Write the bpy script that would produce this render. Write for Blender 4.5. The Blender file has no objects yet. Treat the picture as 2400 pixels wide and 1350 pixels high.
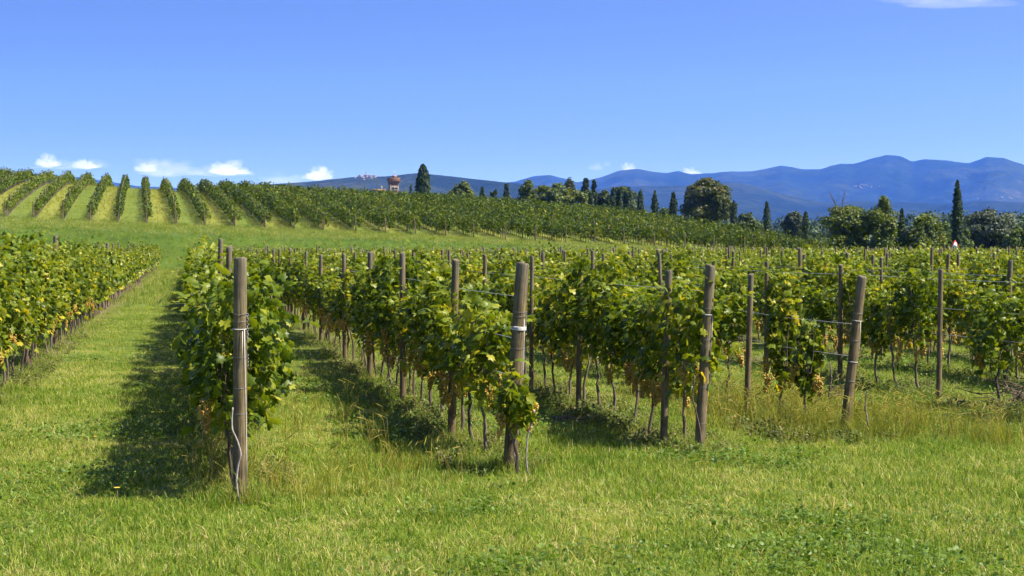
import bpy, math, random
import numpy as np
from mathutils import Vector, Matrix

SC = bpy.context.scene
COL = SC.collection
R = math.radians
RNG = np.random.default_rng(7)
random.seed(7)

# ------------------------------------------------------------------ camera
F = 4000.0            # focal length in pixels of the 2400 px wide photograph
CAMZ = 2.2
PITCH = math.atan(100.0 / F)
cam = bpy.data.cameras.new("camera")
cam.sensor_width = 36.0
cam.lens = 36.0 * F / 2400.0
cam.clip_start = 0.1
cam.clip_end = 60000.0
camo = bpy.data.objects.new("camera", cam)
COL.objects.link(camo)
camo.location = (0, 0, CAMZ)
camo.rotation_euler = (math.pi / 2 - PITCH, 0, 0)
SC.camera = camo

# ------------------------------------------------------------------ sky, sun, exposure
SUN_EL, SUN_AZ = 54.0, 103.0        # azimuth clockwise from the view direction (+Y)
SUN_STRENGTH = 5.0
SKY_STRENGTH = 0.15
EXPOSURE = 1.2
world = bpy.data.worlds.new("World")
SC.world = world
world.use_nodes = True
wt = world.node_tree
wn, wl = wt.nodes, wt.links
sky = wn.new("ShaderNodeTexSky")
sky.sky_type = 'NISHITA'
sky.sun_disc = False
sky.sun_elevation = R(SUN_EL)
sky.sun_rotation = R(SUN_AZ)
sky.air_density = 1.0
sky.dust_density = 0.3
sky.ozone_density = 2.0


def wmath(op, a, b=None):
    n = wn.new("ShaderNodeMath")
    n.operation = op
    for i, v in enumerate((a, b)):
        if v is None:
            continue
        if isinstance(v, (int, float)):
            n.inputs[i].default_value = v
        else:
            wl.new(v, n.inputs[i])
    return n.outputs[0]


tc = wn.new("ShaderNodeTexCoord")
sep = wn.new("ShaderNodeSeparateXYZ")
wl.new(tc.outputs["Generated"], sep.inputs[0])
zc = wmath('MAXIMUM', sep.outputs[2], 0.0)
# clear dry air: the sky deepens quickly above the horizon
lift = wmath('SUBTRACT', 1.0, wmath('EXPONENT', wmath('MULTIPLY', zc, -6.0)))
z2 = wmath('ADD', wmath('MULTIPLY', lift, 0.87), 0.11)
s_num = wmath('SQRT', wmath('MAXIMUM', wmath('SUBTRACT', 1.0, wmath('MULTIPLY', z2, z2)), 1e-4))
s_den = wmath('SQRT', wmath('MAXIMUM', wmath('SUBTRACT', 1.0, wmath('MULTIPLY', zc, zc)), 1e-4))
sfac = wmath('DIVIDE', s_num, s_den)
comb = wn.new("ShaderNodeCombineXYZ")
wl.new(wmath('MULTIPLY', sep.outputs[0], sfac), comb.inputs[0])
wl.new(wmath('MULTIPLY', sep.outputs[1], sfac), comb.inputs[1])
wl.new(z2, comb.inputs[2])
wl.new(comb.outputs[0], sky.inputs[0])
mul0 = wn.new("ShaderNodeMix")
mul0.data_type = 'RGBA'
mul0.blend_type = 'MULTIPLY'
mul0.inputs[0].default_value = 1.0
wl.new(sky.outputs[0], mul0.inputs[6])
mul0.inputs[7].default_value = (0.27, 0.25, 0.272, 1)
gam = wn.new("ShaderNodeGamma")
gam.inputs[1].default_value = 1.55
wl.new(mul0.outputs[2], gam.inputs[0])
mulw = wn.new("ShaderNodeMix")
mulw.data_type = 'RGBA'
mulw.blend_type = 'MULTIPLY'
mulw.inputs[0].default_value = 1.0
wl.new(gam.outputs[0], mulw.inputs[6])
mulw.inputs[7].default_value = (3.4, 2.9, 2.66, 1)
bg = wn["Background"]
bg.inputs[1].default_value = SKY_STRENGTH
wl.new(mulw.outputs[2], bg.inputs[0])

sun = bpy.data.lights.new("sun", 'SUN')
sun.energy = SUN_STRENGTH
sun.angle = R(0.53)
sun.color = (1.0, 0.93, 0.82)
suno = bpy.data.objects.new("sun", sun)
COL.objects.link(suno)
sdir = Vector((math.cos(R(SUN_EL)) * math.sin(R(SUN_AZ)), math.cos(R(SUN_EL)) * math.cos(R(SUN_AZ)), math.sin(R(SUN_EL))))
suno.rotation_euler = sdir.to_track_quat('Z', 'Y').to_euler()
suno.location = (30, -10, 60)

vs = SC.view_settings
vs.view_transform = 'Standard'
vs.look = 'None'
vs.gamma = 1.0
vs.exposure = EXPOSURE
vs.use_curve_mapping = False
cy = SC.cycles
cy.use_denoising = True
cy.max_bounces = 7
cy.diffuse_bounces = 3
cy.glossy_bounces = 2
cy.transmission_bounces = 4
cy.transparent_max_bounces = 6
cy.volume_bounces = 3
cy.use_adaptive_sampling = True
cy.adaptive_threshold = 0.02
cy.sample_clamp_indirect = 6.0
cy.caustics_reflective = False
cy.caustics_refractive = False


# ------------------------------------------------------------------ helpers
def P(px, py, Y):
    """world point at depth Y seen at photograph pixel (px, py)"""
    dx, up = (px - 1200) / F, (675 - py) / F
    fy = math.cos(PITCH) + math.sin(PITCH) * up
    fz = -math.sin(PITCH) + math.cos(PITCH) * up
    k = Y / fy
    return Vector((dx * k, Y, CAMZ + fz * k))


def npmesh(name, V, faces, mat=None, attrs=None, smooth=False):
    """V (n,3); faces: list of arrays (m,3) or (m,4)"""
    me = bpy.data.meshes.new(name)
    V = np.asarray(V, dtype=np.float32).reshape(-1, 3)
    if not isinstance(faces, (list, tuple)):
        faces = [faces]
    faces = [np.asarray(f, dtype=np.int32) for f in faces if len(f)]
    me.vertices.add(len(V))
    me.vertices.foreach_set("co", V.ravel())
    nl = sum(f.size for f in faces)
    npol = sum(len(f) for f in faces)
    me.loops.add(nl)
    me.loops.foreach_set("vertex_index", np.concatenate([f.ravel() for f in faces]))
    me.polygons.add(npol)
    tot = np.concatenate([np.full(len(f), f.shape[1], np.int32) for f in faces])
    st = np.concatenate(([0], np.cumsum(tot)[:-1])).astype(np.int32)
    me.polygons.foreach_set("loop_start", st)
    me.polygons.foreach_set("loop_total", tot)
    me.update(calc_edges=True)
    if attrs:
        for k, v in attrs.items():
            a = me.attributes.new(k, 'FLOAT', 'POINT')
            a.data.foreach_set("value", np.asarray(v, dtype=np.float32))
    if smooth:
        me.polygons.foreach_set("use_smooth", np.ones(npol, bool))
    if mat is not None:
        for m in (mat if isinstance(mat, (list, tuple)) else [mat]):
            me.materials.append(m)
    me.validate()
    return me


def joinm(parts):
    """join [(V, faces(m,3 or 4), tint or None)] -> V, [faces], tint"""
    Vs, Fs, Ts, off = [], {}, [], 0
    for V, fs, t in parts:
        V = np.asarray(V, float).reshape(-1, 3)
        fs = fs if isinstance(fs, list) else [fs]
        for f in fs:
            f = np.asarray(f, int)
            if len(f):
                Fs.setdefault(f.shape[1], []).append(f + off)
        Vs.append(V)
        Ts.append(np.broadcast_to(np.asarray(0.5 if t is None else t, float), (len(V),)))
        off += len(V)
    return np.concatenate(Vs), [np.concatenate(v) for v in Fs.values()], np.concatenate(Ts)


def link(name, me, parent=None, loc=None, rot=None, scale=None):
    o = bpy.data.objects.new(name, me)
    COL.objects.link(o)
    if parent is not None:
        o.parent = parent
    if loc is not None:
        o.location = loc
    if rot is not None:
        o.rotation_euler = rot
    if scale is not None:
        o.scale = scale if not isinstance(scale, (int, float)) else (scale,) * 3
    return o


def tag(o, label=None, cat=None, group=None, kind=None):
    for k, v in (("label", label), ("category", cat), ("group", group), ("kind", kind)):
        if v is not None:
            o[k] = v
    return o


def empty(name, loc, rotz=0.0):
    o = bpy.data.objects.new(name, None)
    o.empty_display_size = 0.2
    COL.objects.link(o)
    o.location = loc
    o.rotation_euler = (0, 0, rotz)
    return o


def tube(pts, rad, n=6, cap=True):
    pts = np.asarray(pts, float)
    rad = np.broadcast_to(np.asarray(rad, float), (len(pts),))
    m = len(pts)
    tan = np.gradient(pts, axis=0)
    tan /= np.linalg.norm(tan, axis=1)[:, None] + 1e-9
    up = np.array([0.0, 0.0, 1.0]) if abs(tan[0][2]) < 0.9 else np.array([1.0, 0.0, 0.0])
    V = []
    for i in range(m):
        a = np.cross(tan[i], up)
        a /= np.linalg.norm(a) + 1e-9
        b = np.cross(tan[i], a)
        up = np.cross(a, tan[i])
        th = np.arange(n) * 2 * np.pi / n
        V.append(pts[i] + rad[i] * (np.cos(th)[:, None] * a + np.sin(th)[:, None] * b))
    V = np.concatenate(V)
    f = []
    for i in range(m - 1):
        for j in range(n):
            k = (j + 1) % n
            f.append((i * n + j, i * n + k, (i + 1) * n + k, (i + 1) * n + j))
    fs = [np.array(f)]
    if cap:
        V = np.concatenate([V, pts[:1], pts[-1:]])
        c0, c1 = m * n, m * n + 1
        t = [(c0, (j + 1) % n, j) for j in range(n)] + [(c1, (m - 1) * n + j, (m - 1) * n + (j + 1) % n) for j in range(n)]
        fs.append(np.array(t))
    return V, fs


def box(x0, x1, y0, y1, z0, z1):
    V = np.array([(x, y, z) for z in (z0, z1) for y in (y0, y1) for x in (x0, x1)], float)
    f = np.array([(0, 2, 3, 1), (4, 5, 7, 6), (0, 1, 5, 4), (2, 6, 7, 3), (0, 4, 6, 2), (1, 3, 7, 5)])
    return V, f


def snoise(x, y, seed=0, octaves=4, lac=2.03, gain=0.5):
    """smooth value noise in [-1,1], vectorised"""
    x = np.asarray(x, float)
    y = np.asarray(y, float)
    out = np.zeros(np.broadcast(x, y).shape)
    amp, tot = 1.0, 0.0
    for o in range(octaves):
        xi, yi = np.floor(x), np.floor(y)
        fx, fy = x - xi, y - yi
        fx, fy = fx * fx * (3 - 2 * fx), fy * fy * (3 - 2 * fy)

        def h(a, b):
            n = (a.astype(np.int64) * 374761393 + b.astype(np.int64) * 668265263 + (seed + o) * 974634541) & 0x7fffffff
            n = ((n ^ (n >> 13)) * 1274126177) & 0x7fffffff
            return ((n ^ (n >> 16)) & 0xffff) / 32767.5 - 1.0
        v = (h(xi, yi) * (1 - fx) + h(xi + 1, yi) * fx) * (1 - fy) + (h(xi, yi + 1) * (1 - fx) + h(xi + 1, yi + 1) * fx) * fy
        out = out + amp * v
        tot += amp
        amp *= gain
        x, y = x * lac + 17.3, y * lac + 9.1
    return out / tot


# ------------------------------------------------------------------ materials
def newmat(name):
    m = bpy.data.materials.new(name)
    m.use_nodes = True
    nt = m.node_tree
    nt.nodes.clear()
    out = nt.nodes.new("ShaderNodeOutputMaterial")
    return m, nt.nodes, nt.links, out


def ramp(N, stops, interp='LINEAR'):
    r = N.new("ShaderNodeValToRGB")
    r.color_ramp.interpolation = interp
    el = r.color_ramp.elements
    while len(el) > 1:
        el.remove(el[-1])
    el[0].position, el[0].color = stops[0][0], (*stops[0][1], 1)
    for p, c in stops[1:]:
        e = el.new(p)
        e.color = (*c, 1)
    return r


def math_node(N, L, op, a, b=None, clamp=False):
    n = N.new("ShaderNodeMath")
    n.operation = op
    n.use_clamp = clamp
    for i, v in enumerate((a, b)):
        if v is None:
            continue
        if isinstance(v, (int, float)):
            n.inputs[i].default_value = v
        else:
            L.new(v, n.inputs[i])
    return n.outputs[0]


def noise_node(N, L, vec, scale, detail=3.0, rough=0.55):
    n = N.new("ShaderNodeTexNoise")
    n.inputs["Scale"].default_value = scale
    n.inputs["Detail"].default_value = detail
    n.inputs["Roughness"].default_value = rough
    if vec is not None:
        L.new(vec, n.inputs["Vector"])
    return n.outputs["Fac"]


def leaf_material(name, stops, trans=0.42, rough=0.5, patch=0.35, pscale=0.9, tmul=(1.5, 1.35, 0.7), spec=0.35, objrand=0.25, patch2=0.0, pscale2=0.12):
    """foliage: colour from a per-leaf attribute, a world-space patch noise and a per-object random; part of the light passes through"""
    m, N, L, out = newmat(name)
    at = N.new("ShaderNodeAttribute")
    at.attribute_name = "tint"
    geo = N.new("ShaderNodeNewGeometry")
    nz = noise_node(N, L, geo.outputs["Position"], pscale, 2.0)
    oi = N.new("ShaderNodeObjectInfo")
    v = math_node(N, L, 'ADD', at.outputs["Fac"], math_node(N, L, 'MULTIPLY', math_node(N, L, 'SUBTRACT', nz, 0.5), patch * 2))
    v = math_node(N, L, 'ADD', v, math_node(N, L, 'MULTIPLY', math_node(N, L, 'SUBTRACT', oi.outputs["Random"], 0.5), objrand), clamp=True)
    if patch2:
        nz2 = noise_node(N, L, geo.outputs["Position"], pscale2, 3.0, 0.65)
        v = math_node(N, L, 'ADD', v, math_node(N, L, 'MULTIPLY', math_node(N, L, 'SUBTRACT', nz2, 0.5), patch2 * 2), clamp=True)
    r = ramp(N, stops)
    L.new(v, r.inputs[0])
    b = N.new("ShaderNodeBsdfPrincipled")
    b.inputs["Roughness"].default_value = rough
    b.inputs["Specular IOR Level"].default_value = spec
    L.new(r.outputs[0], b.inputs["Base Color"])
    t = N.new("ShaderNodeBsdfTranslucent")
    mx = N.new("ShaderNodeMix")
    mx.data_type = 'RGBA'
    mx.blend_type = 'MULTIPLY'
    mx.inputs[0].default_value = 1.0
    L.new(r.outputs[0], mx.inputs[6])
    mx.inputs[7].default_value = (*tmul, 1)
    L.new(mx.outputs[2], t.inputs[0])
    ms = N.new("ShaderNodeMixShader")
    ms.inputs[0].default_value = trans
    L.new(b.outputs[0], ms.inputs[1])
    L.new(t.outputs[0], ms.inputs[2])
    L.new(ms.outputs[0], out.inputs[0])
    return m


def plain_material(name, stops, scale=6.0, rough=0.8, stretch=(1, 1, 1), bump=0.0, spec=0.3, metallic=0.0, detail=4.0, coord="Object"):
    m, N, L, out = newmat(name)
    tcn = N.new("ShaderNodeTexCoord")
    mp = N.new("ShaderNodeMapping")
    mp.inputs["Scale"].default_value = stretch
    L.new(tcn.outputs[coord], mp.inputs[0])
    nz = noise_node(N, L, mp.outputs[0], scale, detail)
    oi = N.new("ShaderNodeObjectInfo")
    v = math_node(N, L, 'ADD', nz, math_node(N, L, 'MULTIPLY', math_node(N, L, 'SUBTRACT', oi.outputs["Random"], 0.5), 0.25), clamp=True)
    r = ramp(N, stops)
    L.new(v, r.inputs[0])
    b = N.new("ShaderNodeBsdfPrincipled")
    b.inputs["Roughness"].default_value = rough
    b.inputs["Specular IOR Level"].default_value = spec
    b.inputs["Metallic"].default_value = metallic
    L.new(r.outputs[0], b.inputs["Base Color"])
    if bump > 0:
        bp = N.new("ShaderNodeBump")
        bp.inputs["Strength"].default_value = bump
        bp.inputs["Distance"].default_value = 0.02
        L.new(nz, bp.inputs["Height"])
        L.new(bp.outputs[0], b.inputs["Normal"])
    L.new(b.outputs[0], out.inputs[0])
    return m


M = {}
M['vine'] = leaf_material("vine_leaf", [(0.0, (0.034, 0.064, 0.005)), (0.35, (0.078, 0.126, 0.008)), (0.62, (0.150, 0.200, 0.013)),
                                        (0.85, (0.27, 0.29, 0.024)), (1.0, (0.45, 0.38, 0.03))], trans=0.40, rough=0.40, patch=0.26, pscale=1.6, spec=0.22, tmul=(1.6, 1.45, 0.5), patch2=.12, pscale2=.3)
M['vine_up'] = leaf_material("upper_vine_leaf", [(0.0, (0.032, 0.058, 0.006)), (0.4, (0.072, 0.112, 0.011)), (0.75, (0.122, 0.162, 0.017)),
                                                 (1.0, (0.20, 0.20, 0.032))], trans=0.22, rough=0.65, patch=0.24, pscale=0.35, spec=0.12, tmul=(1.4, 1.3, 0.6))
M['grass'] = leaf_material("grass_blade", [(0.0, (0.055, 0.120, 0.009)), (0.3, (0.120, 0.215, 0.015)), (0.55, (0.200, 0.295, 0.026)),
                                           (0.78, (0.34, 0.36, 0.060)), (0.9, (0.45, 0.41, 0.13)), (1.0, (0.52, 0.45, 0.20))], trans=0.40, rough=0.6, patch=0.30, pscale=0.6, spec=0.2, tmul=(1.3, 1.25, 0.8), objrand=0.5, patch2=0.42, pscale2=0.32)
M['grass_dry'] = leaf_material("tall_dry_grass", [(0.0, (0.11, 0.17, 0.014)), (0.4, (0.21, 0.25, 0.026)), (0.8, (0.33, 0.31, 0.05)),
                                                  (1.0, (0.42, 0.33, 0.10))], trans=0.40, rough=0.6, patch=0.25, pscale=0.4, spec=0.15, tmul=(1.3, 1.2, 0.8))
M['clover'] = leaf_material("clover_leaf", [(0.0, (0.055, 0.110, 0.010)), (0.5, (0.105, 0.180, 0.018)), (1.0, (0.18, 0.26, 0.03))], trans=0.35, rough=0.5, patch=0.25, pscale=1.0, tmul=(1.2, 1.3, 0.7))
M['weed'] = leaf_material("weed_leaf", [(0.0, (0.065, 0.105, 0.018)), (0.5, (0.12, 0.165, 0.03)), (0.8, (0.20, 0.19, 0.06)), (1.0, (0.27, 0.20, 0.10))], trans=0.3, rough=0.6, patch=0.3, pscale=0.8)
M['cypress'] = leaf_material("cypress_leaf", [(0.0, (0.012, 0.030, 0.009)), (0.5, (0.026, 0.052, 0.014)), (1.0, (0.055, 0.080, 0.022))], trans=0.12, rough=0.7, patch=0.2, pscale=0.5)
M['dark_tree'] = leaf_material("dark_tree_leaf", [(0.0, (0.022, 0.046, 0.012)), (0.5, (0.046, 0.080, 0.018)), (1.0, (0.090, 0.120, 0.028))], trans=0.2, rough=0.6, patch=0.2, pscale=0.25)
M['mid_tree'] = leaf_material("mid_tree_leaf", [(0.0, (0.040, 0.072, 0.009)), (0.5, (0.098, 0.140, 0.015)), (1.0, (0.19, 0.21, 0.03))], trans=0.3, rough=0.55, patch=0.2, pscale=0.25)
M['olive_tree'] = leaf_material("olive_tree_leaf", [(0.0, (0.022, 0.040, 0.008)), (0.45, (0.050, 0.075, 0.013)), (0.8, (0.095, 0.110, 0.022)), (1.0, (0.15, 0.12, 0.04))], trans=0.25, rough=0.6, patch=0.25, pscale=0.3)
M['light_tree'] = leaf_material("light_tree_leaf", [(0.0, (0.055, 0.095, 0.018)), (0.5, (0.10, 0.15, 0.028)), (1.0, (0.17, 0.21, 0.05))], trans=0.3, rough=0.6, patch=0.2, pscale=0.3)
M['grey_tree'] = leaf_material("grey_tree_leaf", [(0.0, (0.034, 0.052, 0.026)), (0.5, (0.062, 0.085, 0.042)), (1.0, (0.11, 0.13, 0.07))], trans=0.2, rough=0.6, patch=0.2, pscale=0.25)

M['bark'] = plain_material("vine_bark", [(0.25, (0.055, 0.040, 0.030)), (0.55, (0.14, 0.105, 0.08)), (0.8, (0.25, 0.21, 0.17))], scale=18, stretch=(1, 1, 0.2), bump=0.5, rough=0.9)
M['pale_bark'] = plain_material("pale_cane_bark", [(0.25, (0.20, 0.16, 0.14)), (0.5, (0.36, 0.31, 0.28)), (0.8, (0.50, 0.45, 0.42))], scale=30, stretch=(1, 1, 0.4), bump=0.4, rough=0.85)
M['tree_bark'] = plain_material("tree_bark", [(0.25, (0.05, 0.038, 0.028)), (0.6, (0.10, 0.08, 0.06))], scale=3, stretch=(1, 1, 0.3), bump=0.4, rough=0.9)
M['wire'] = plain_material("galvanised_wire", [(0.3, (0.45, 0.46, 0.47)), (0.7, (0.62, 0.63, 0.64))], scale=20, rough=0.45, metallic=0.6, spec=0.5)
M['chain'] = plain_material("weathered_chain", [(0.3, (0.14, 0.14, 0.155)), (0.7, (0.30, 0.30, 0.33))], scale=40, rough=0.5, metallic=0.5, spec=0.5)
M['string'] = plain_material("white_string", [(0.3, (0.62, 0.62, 0.62)), (0.7, (0.8, 0.8, 0.8))], scale=40, rough=0.7)
M['stem'] = plain_material("green_stem", [(0.3, (0.14, 0.13, 0.05)), (0.7, (0.24, 0.20, 0.08))], scale=20, rough=0.8)


def wood_material():
    m, N, L, out = newmat("weathered_post_wood")
    tcn = N.new("ShaderNodeTexCoord")
    mp = N.new("ShaderNodeMapping")
    mp.inputs["Scale"].default_value = (1, 1, 0.045)
    L.new(tcn.outputs["Object"], mp.inputs[0])
    oi = N.new("ShaderNodeObjectInfo")
    add = N.new("ShaderNodeVectorMath")
    add.operation = 'ADD'
    L.new(mp.outputs[0], add.inputs[0])
    L.new(oi.outputs["Random"], add.inputs[1])
    g1 = noise_node(N, L, add.outputs[0], 75, 5, 0.65)
    g2 = noise_node(N, L, tcn.outputs["Object"], 5, 4, 0.6)
    r1 = ramp(N, [(0.28, (0.050, 0.037, 0.018)), (0.45, (0.150, 0.112, 0.056)), (0.62, (0.235, 0.180, 0.095)), (0.8, (0.33, 0.265, 0.16))])
    L.new(g1, r1.inputs[0])
    r2 = ramp(N, [(0.35, (0.52, 0.50, 0.45)), (0.6, (1.0, 0.97, 0.92)), (0.8, (1.12, 1.05, 0.9))])
    L.new(g2, r2.inputs[0])
    mx = N.new("ShaderNodeMix")
    mx.data_type = 'RGBA'
    mx.blend_type = 'MULTIPLY'
    mx.inputs[0].default_value = 1.0
    L.new(r1.outputs[0], mx.inputs[6])
    L.new(r2.outputs[0], mx.inputs[7])
    grey = N.new("ShaderNodeMix")
    grey.data_type = 'RGBA'
    at = N.new("ShaderNodeAttribute")
    at.attribute_name = "tint"          # weathering: 1 on the silvery, lichen-grown top
    gf = math_node(N, L, 'ADD', math_node(N, L, 'MULTIPLY', at.outputs["Fac"], 0.75), math_node(N, L, 'MULTIPLY', oi.outputs["Random"], 0.25), clamp=True)
    gf = math_node(N, L, 'MULTIPLY', gf, math_node(N, L, 'ADD', g2, 0.35), clamp=True)
    L.new(gf, grey.inputs[0])
    L.new(mx.outputs[2], grey.inputs[6])
    rg = ramp(N, [(0.3, (0.080, 0.072, 0.054)), (0.6, (0.185, 0.168, 0.13)), (0.8, (0.27, 0.25, 0.205))])
    L.new(g1, rg.inputs[0])
    L.new(rg.outputs[0], grey.inputs[7])
    b = N.new("ShaderNodeBsdfPrincipled")
    b.inputs["Roughness"].default_value = 0.85
    b.inputs["Specular IOR Level"].default_value = 0.2
    L.new(grey.outputs[2], b.inputs["Base Color"])
    bp = N.new("ShaderNodeBump")
    bp.inputs["Strength"].default_value = 0.55
    bp.inputs["Distance"].default_value = 0.01
    L.new(g1, bp.inputs["Height"])
    L.new(bp.outputs[0], b.inputs["Normal"])
    L.new(b.outputs[0], out.inputs[0])
    return m


M['wood'] = wood_material()
M['dark'] = plain_material("dark_crack", [(0.3, (0.012, 0.009, 0.006)), (0.7, (0.03, 0.022, 0.014))], scale=30, rough=0.95, spec=0.05)


def grape_material():
    m, N, L, out = newmat("golden_grape")
    at = N.new("ShaderNodeAttribute")
    at.attribute_name = "tint"
    oi = N.new("ShaderNodeObjectInfo")
    v = math_node(N, L, 'ADD', math_node(N, L, 'MULTIPLY', at.outputs["Fac"], 0.6), math_node(N, L, 'MULTIPLY', oi.outputs["Random"], 0.4), clamp=True)
    r = ramp(N, [(0.1, (0.36, 0.30, 0.045)), (0.4, (0.52, 0.36, 0.06)), (0.7, (0.54, 0.32, 0.06)), (1.0, (0.40, 0.20, 0.05))])
    L.new(v, r.inputs[0])
    b = N.new("ShaderNodeBsdfPrincipled")
    b.inputs["Roughness"].default_value = 0.38
    b.inputs["Specular IOR Level"].default_value = 0.4
    L.new(r.outputs[0], b.inputs["Base Color"])
    t = N.new("ShaderNodeBsdfTranslucent")
    L.new(r.outputs[0], t.inputs[0])
    ms = N.new("ShaderNodeMixShader")
    ms.inputs[0].default_value = 0.25
    L.new(b.outputs[0], ms.inputs[1])
    L.new(t.outputs[0], ms.inputs[2])
    L.new(ms.outputs[0], out.inputs[0])
    return m


M['grape'] = grape_material()

# ------------------------------------------------------------------ terrain
T_PX = np.array([-1500, -400, 0, 343, 690, 910, 1185, 1500, 1700, 1850, 2000, 2400, 3600], float)
T_EDGE = np.array([4.2, 4.0, 3.75, 3.5, 2.95, 2.75, 2.3, 1.7, 1.25, 0.85, 0.45, 0.1, 0.0])
T_BASE = np.array([6.2, 5.5, 5.05, 4.4, 3.85, 3.4, 2.65, 2.0, 1.45, 1.0, 0.5, 0.0, -0.2])
C_PX = np.array([-1500, -300, 0, 350, 520, 640, 940, 1100, 1200, 1300, 1500, 1700, 1800, 1900, 2100, 2400, 3600], float)
C_Z = np.array([13.5, 12.8, 12.2, 10.7, 9.9, 9.4, 8.3, 7.6, 7.1, 6.6, 5.5, 4.3, 3.4, 2.4, 0.8, -0.4, -1.0])
LOW_END = 151.0


def terr(X, Y):
    X = np.asarray(X, float)
    Y = np.asarray(Y, float)
    Ys = np.maximum(Y, 15.0)
    px = np.clip(1200 + F * X / Ys, -1500, 3600)
    edge = np.interp(px, T_PX, T_EDGE)
    base = np.interp(px, T_PX, T_BASE)
    crest = np.interp(px, C_PX, C_Z)
    near = 0.022 * snoise(X * 0.55, Y * 0.55, 3, 3) - 0.015 + 0.10 * snoise(X * 0.05, Y * 0.05, 5, 2) * np.clip((Y - 24) / 40, 0, 1)
    near = near * np.clip((np.abs(Y) + np.abs(X)) / 8, 0.3, 1)

    def sm(a, b, v):
        t = np.clip((v - a) / (b - a), 0, 1)
        return t * t * (3 - 2 * t)
    s2 = np.clip((Ys - 160) / 14, 0, 1)
    s3 = np.clip((Ys - 174) / 86, 0, 1)
    z = near + sm(LOW_END + 1, 160, Ys) * edge
    z = z + (base - edge) * s2
    z = z + (crest - base) * (s3 * (1.28 - 0.28 * s3))
    plain = -4.0 + 2.0 * snoise(X / 260, Y / 260, 11, 3)
    z = z + (plain - crest) * sm(300, 900, Ys)
    z = z - 6.0 * sm(900, 3500, Ys)
    return z


def tz(x, y):
    return float(terr(np.array([x]), np.array([y]))[0])


# lower vineyard rows
VPX = 445.0
YAW = math.atan((1200 - VPX) / F)
RD = np.array([-math.sin(YAW), math.cos(YAW)])       # along the rows, away from the camera
RN = np.array([math.cos(YAW), math.sin(YAW)])        # across the rows, to the right
UW = CAMZ * math.cos(YAW)
U_ROWS = [-8.6, -7.5, -6.4, -5.3, -4.2, -3.05, -1.75 + 0.42, 0.19, 1.43, 2.46, 3.49, 5.0] + [6.05 + 1.05 * k for k in range(30)]
IA = U_ROWS.index(0.19)
IZ, IB, IC, ID, IE = IA - 1, IA + 1, IA + 2, IA + 3, IA + 4
FRONT_Y = {IZ: 12.0, IA: 14.55, IB: 16.9, IC: 18.1, ID: 19.85, IE: 18.8}


def row_xy(u, Y):
    """point of the row with offset u at depth Y"""
    w = u * UW
    t = (Y - w * RN[1]) / RD[1]
    return RN * w + RD * t


def u_of(X, Y):
    return (X * RN[0] + Y * RN[1]) / UW


# upper vineyard rows
UVP = 330.0
UYAW = math.atan((1200 - UVP) / F)
URD = np.array([-math.sin(UYAW), math.cos(UYAW)])
UP_BASE = [-216, -140, -64, 12, 80, 147, 212, 276, 344, 412, 480, 550, 622, 690, 758, 835, 905, 975, 1045, 1111, 1185, 1255, 1325, 1395, 1465, 1536, 1605, 1672, 1745, 1815, 1885, 1955]


def ground_mesh():
    az = np.concatenate([np.linspace(-180, -40, 15)[:-1], np.linspace(-40, -18.5, 20)[:-1], np.linspace(-18.5, 18.5, 400), np.linspace(18.5, 40, 20)[1:], np.linspace(40, 180, 15)[1:]])
    rad = [0.4, 2, 5, 8]
    r = 10.0
    while r < 13200:
        rad.append(r)
        r *= 1.011 if r < 175 else (1.02 if r < 420 else (1.06 if r < 1500 else 1.15))
    rad = np.array(rad)
    A, Rr = np.meshgrid(np.radians(az), rad, indexing='xy')
    X, Y = np.sin(A) * Rr, np.cos(A) * Rr
    Z = terr(X, Y)
    n, m = X.shape
    V = np.stack([X, Y, Z], -1).reshape(-1, 3)
    i = np.arange(n - 1)[:, None] * m + np.arange(m - 1)[None, :]
    f = np.stack([i, i + 1, i + m + 1, i + m], -1).reshape(-1, 4)
    # strips of bare soil and dead leaves under the vines
    Uc = u_of(X, Y)
    d = np.min(np.abs(Uc[..., None] - np.array(U_ROWS)), -1) * UW if False else np.full(X.shape, 9.0)
    for u in U_ROWS:
        d = np.minimum(d, np.abs(Uc - u) * UW)
    inlow = (Y > 12) & (Y < LOW_END) & (Y > 15 + np.clip(Uc, 0, 8) * 1.2)
    strip = np.exp(-(d / 0.42) ** 2) * inlow
    # upper field: mown yellow and green lanes take turns
    Yc = np.maximum(Y, 1)
    b0 = 1200 + F * ((X - (Yc - 174) * URD[0] / URD[1]) / 174)
    lane = np.cos((b0 - 378) / 68.5 * np.pi) + .35 * snoise(X / 9, Y / 9, 12, 3)
    dry = np.clip(lane * 0.45 + 0.42, 0, 1) * ((Yc > 172) & (Yc < 300)) * (px_ok(X, Yc))
    dry = dry * np.clip((Yc - 170) / 12, 0, 1)
    bank = np.clip((Yc - 150) / 3, 0, 1) * np.clip((168 - Yc) / 6, 0, 1)
    far = np.clip((Yc - 300) / 100, 0, 1) * (Y > 0) + (Y <= 0) * np.clip((Rr - 60) / 100, 0, 1)
    me = npmesh("ground", V, f, M['ground'], {"strip": strip.ravel(), "dry": dry.ravel(), "bank": bank.ravel(), "far": far.ravel()}, smooth=True)
    o = link("ground", me)
    tag(o, "grassy ground of the vineyard with mown lanes", "ground", kind="structure")
    return o


def px_ok(X, Y):
    px = 1200 + F * X / Y
    return np.clip((1950 - px) / 100, 0, 1)


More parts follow.
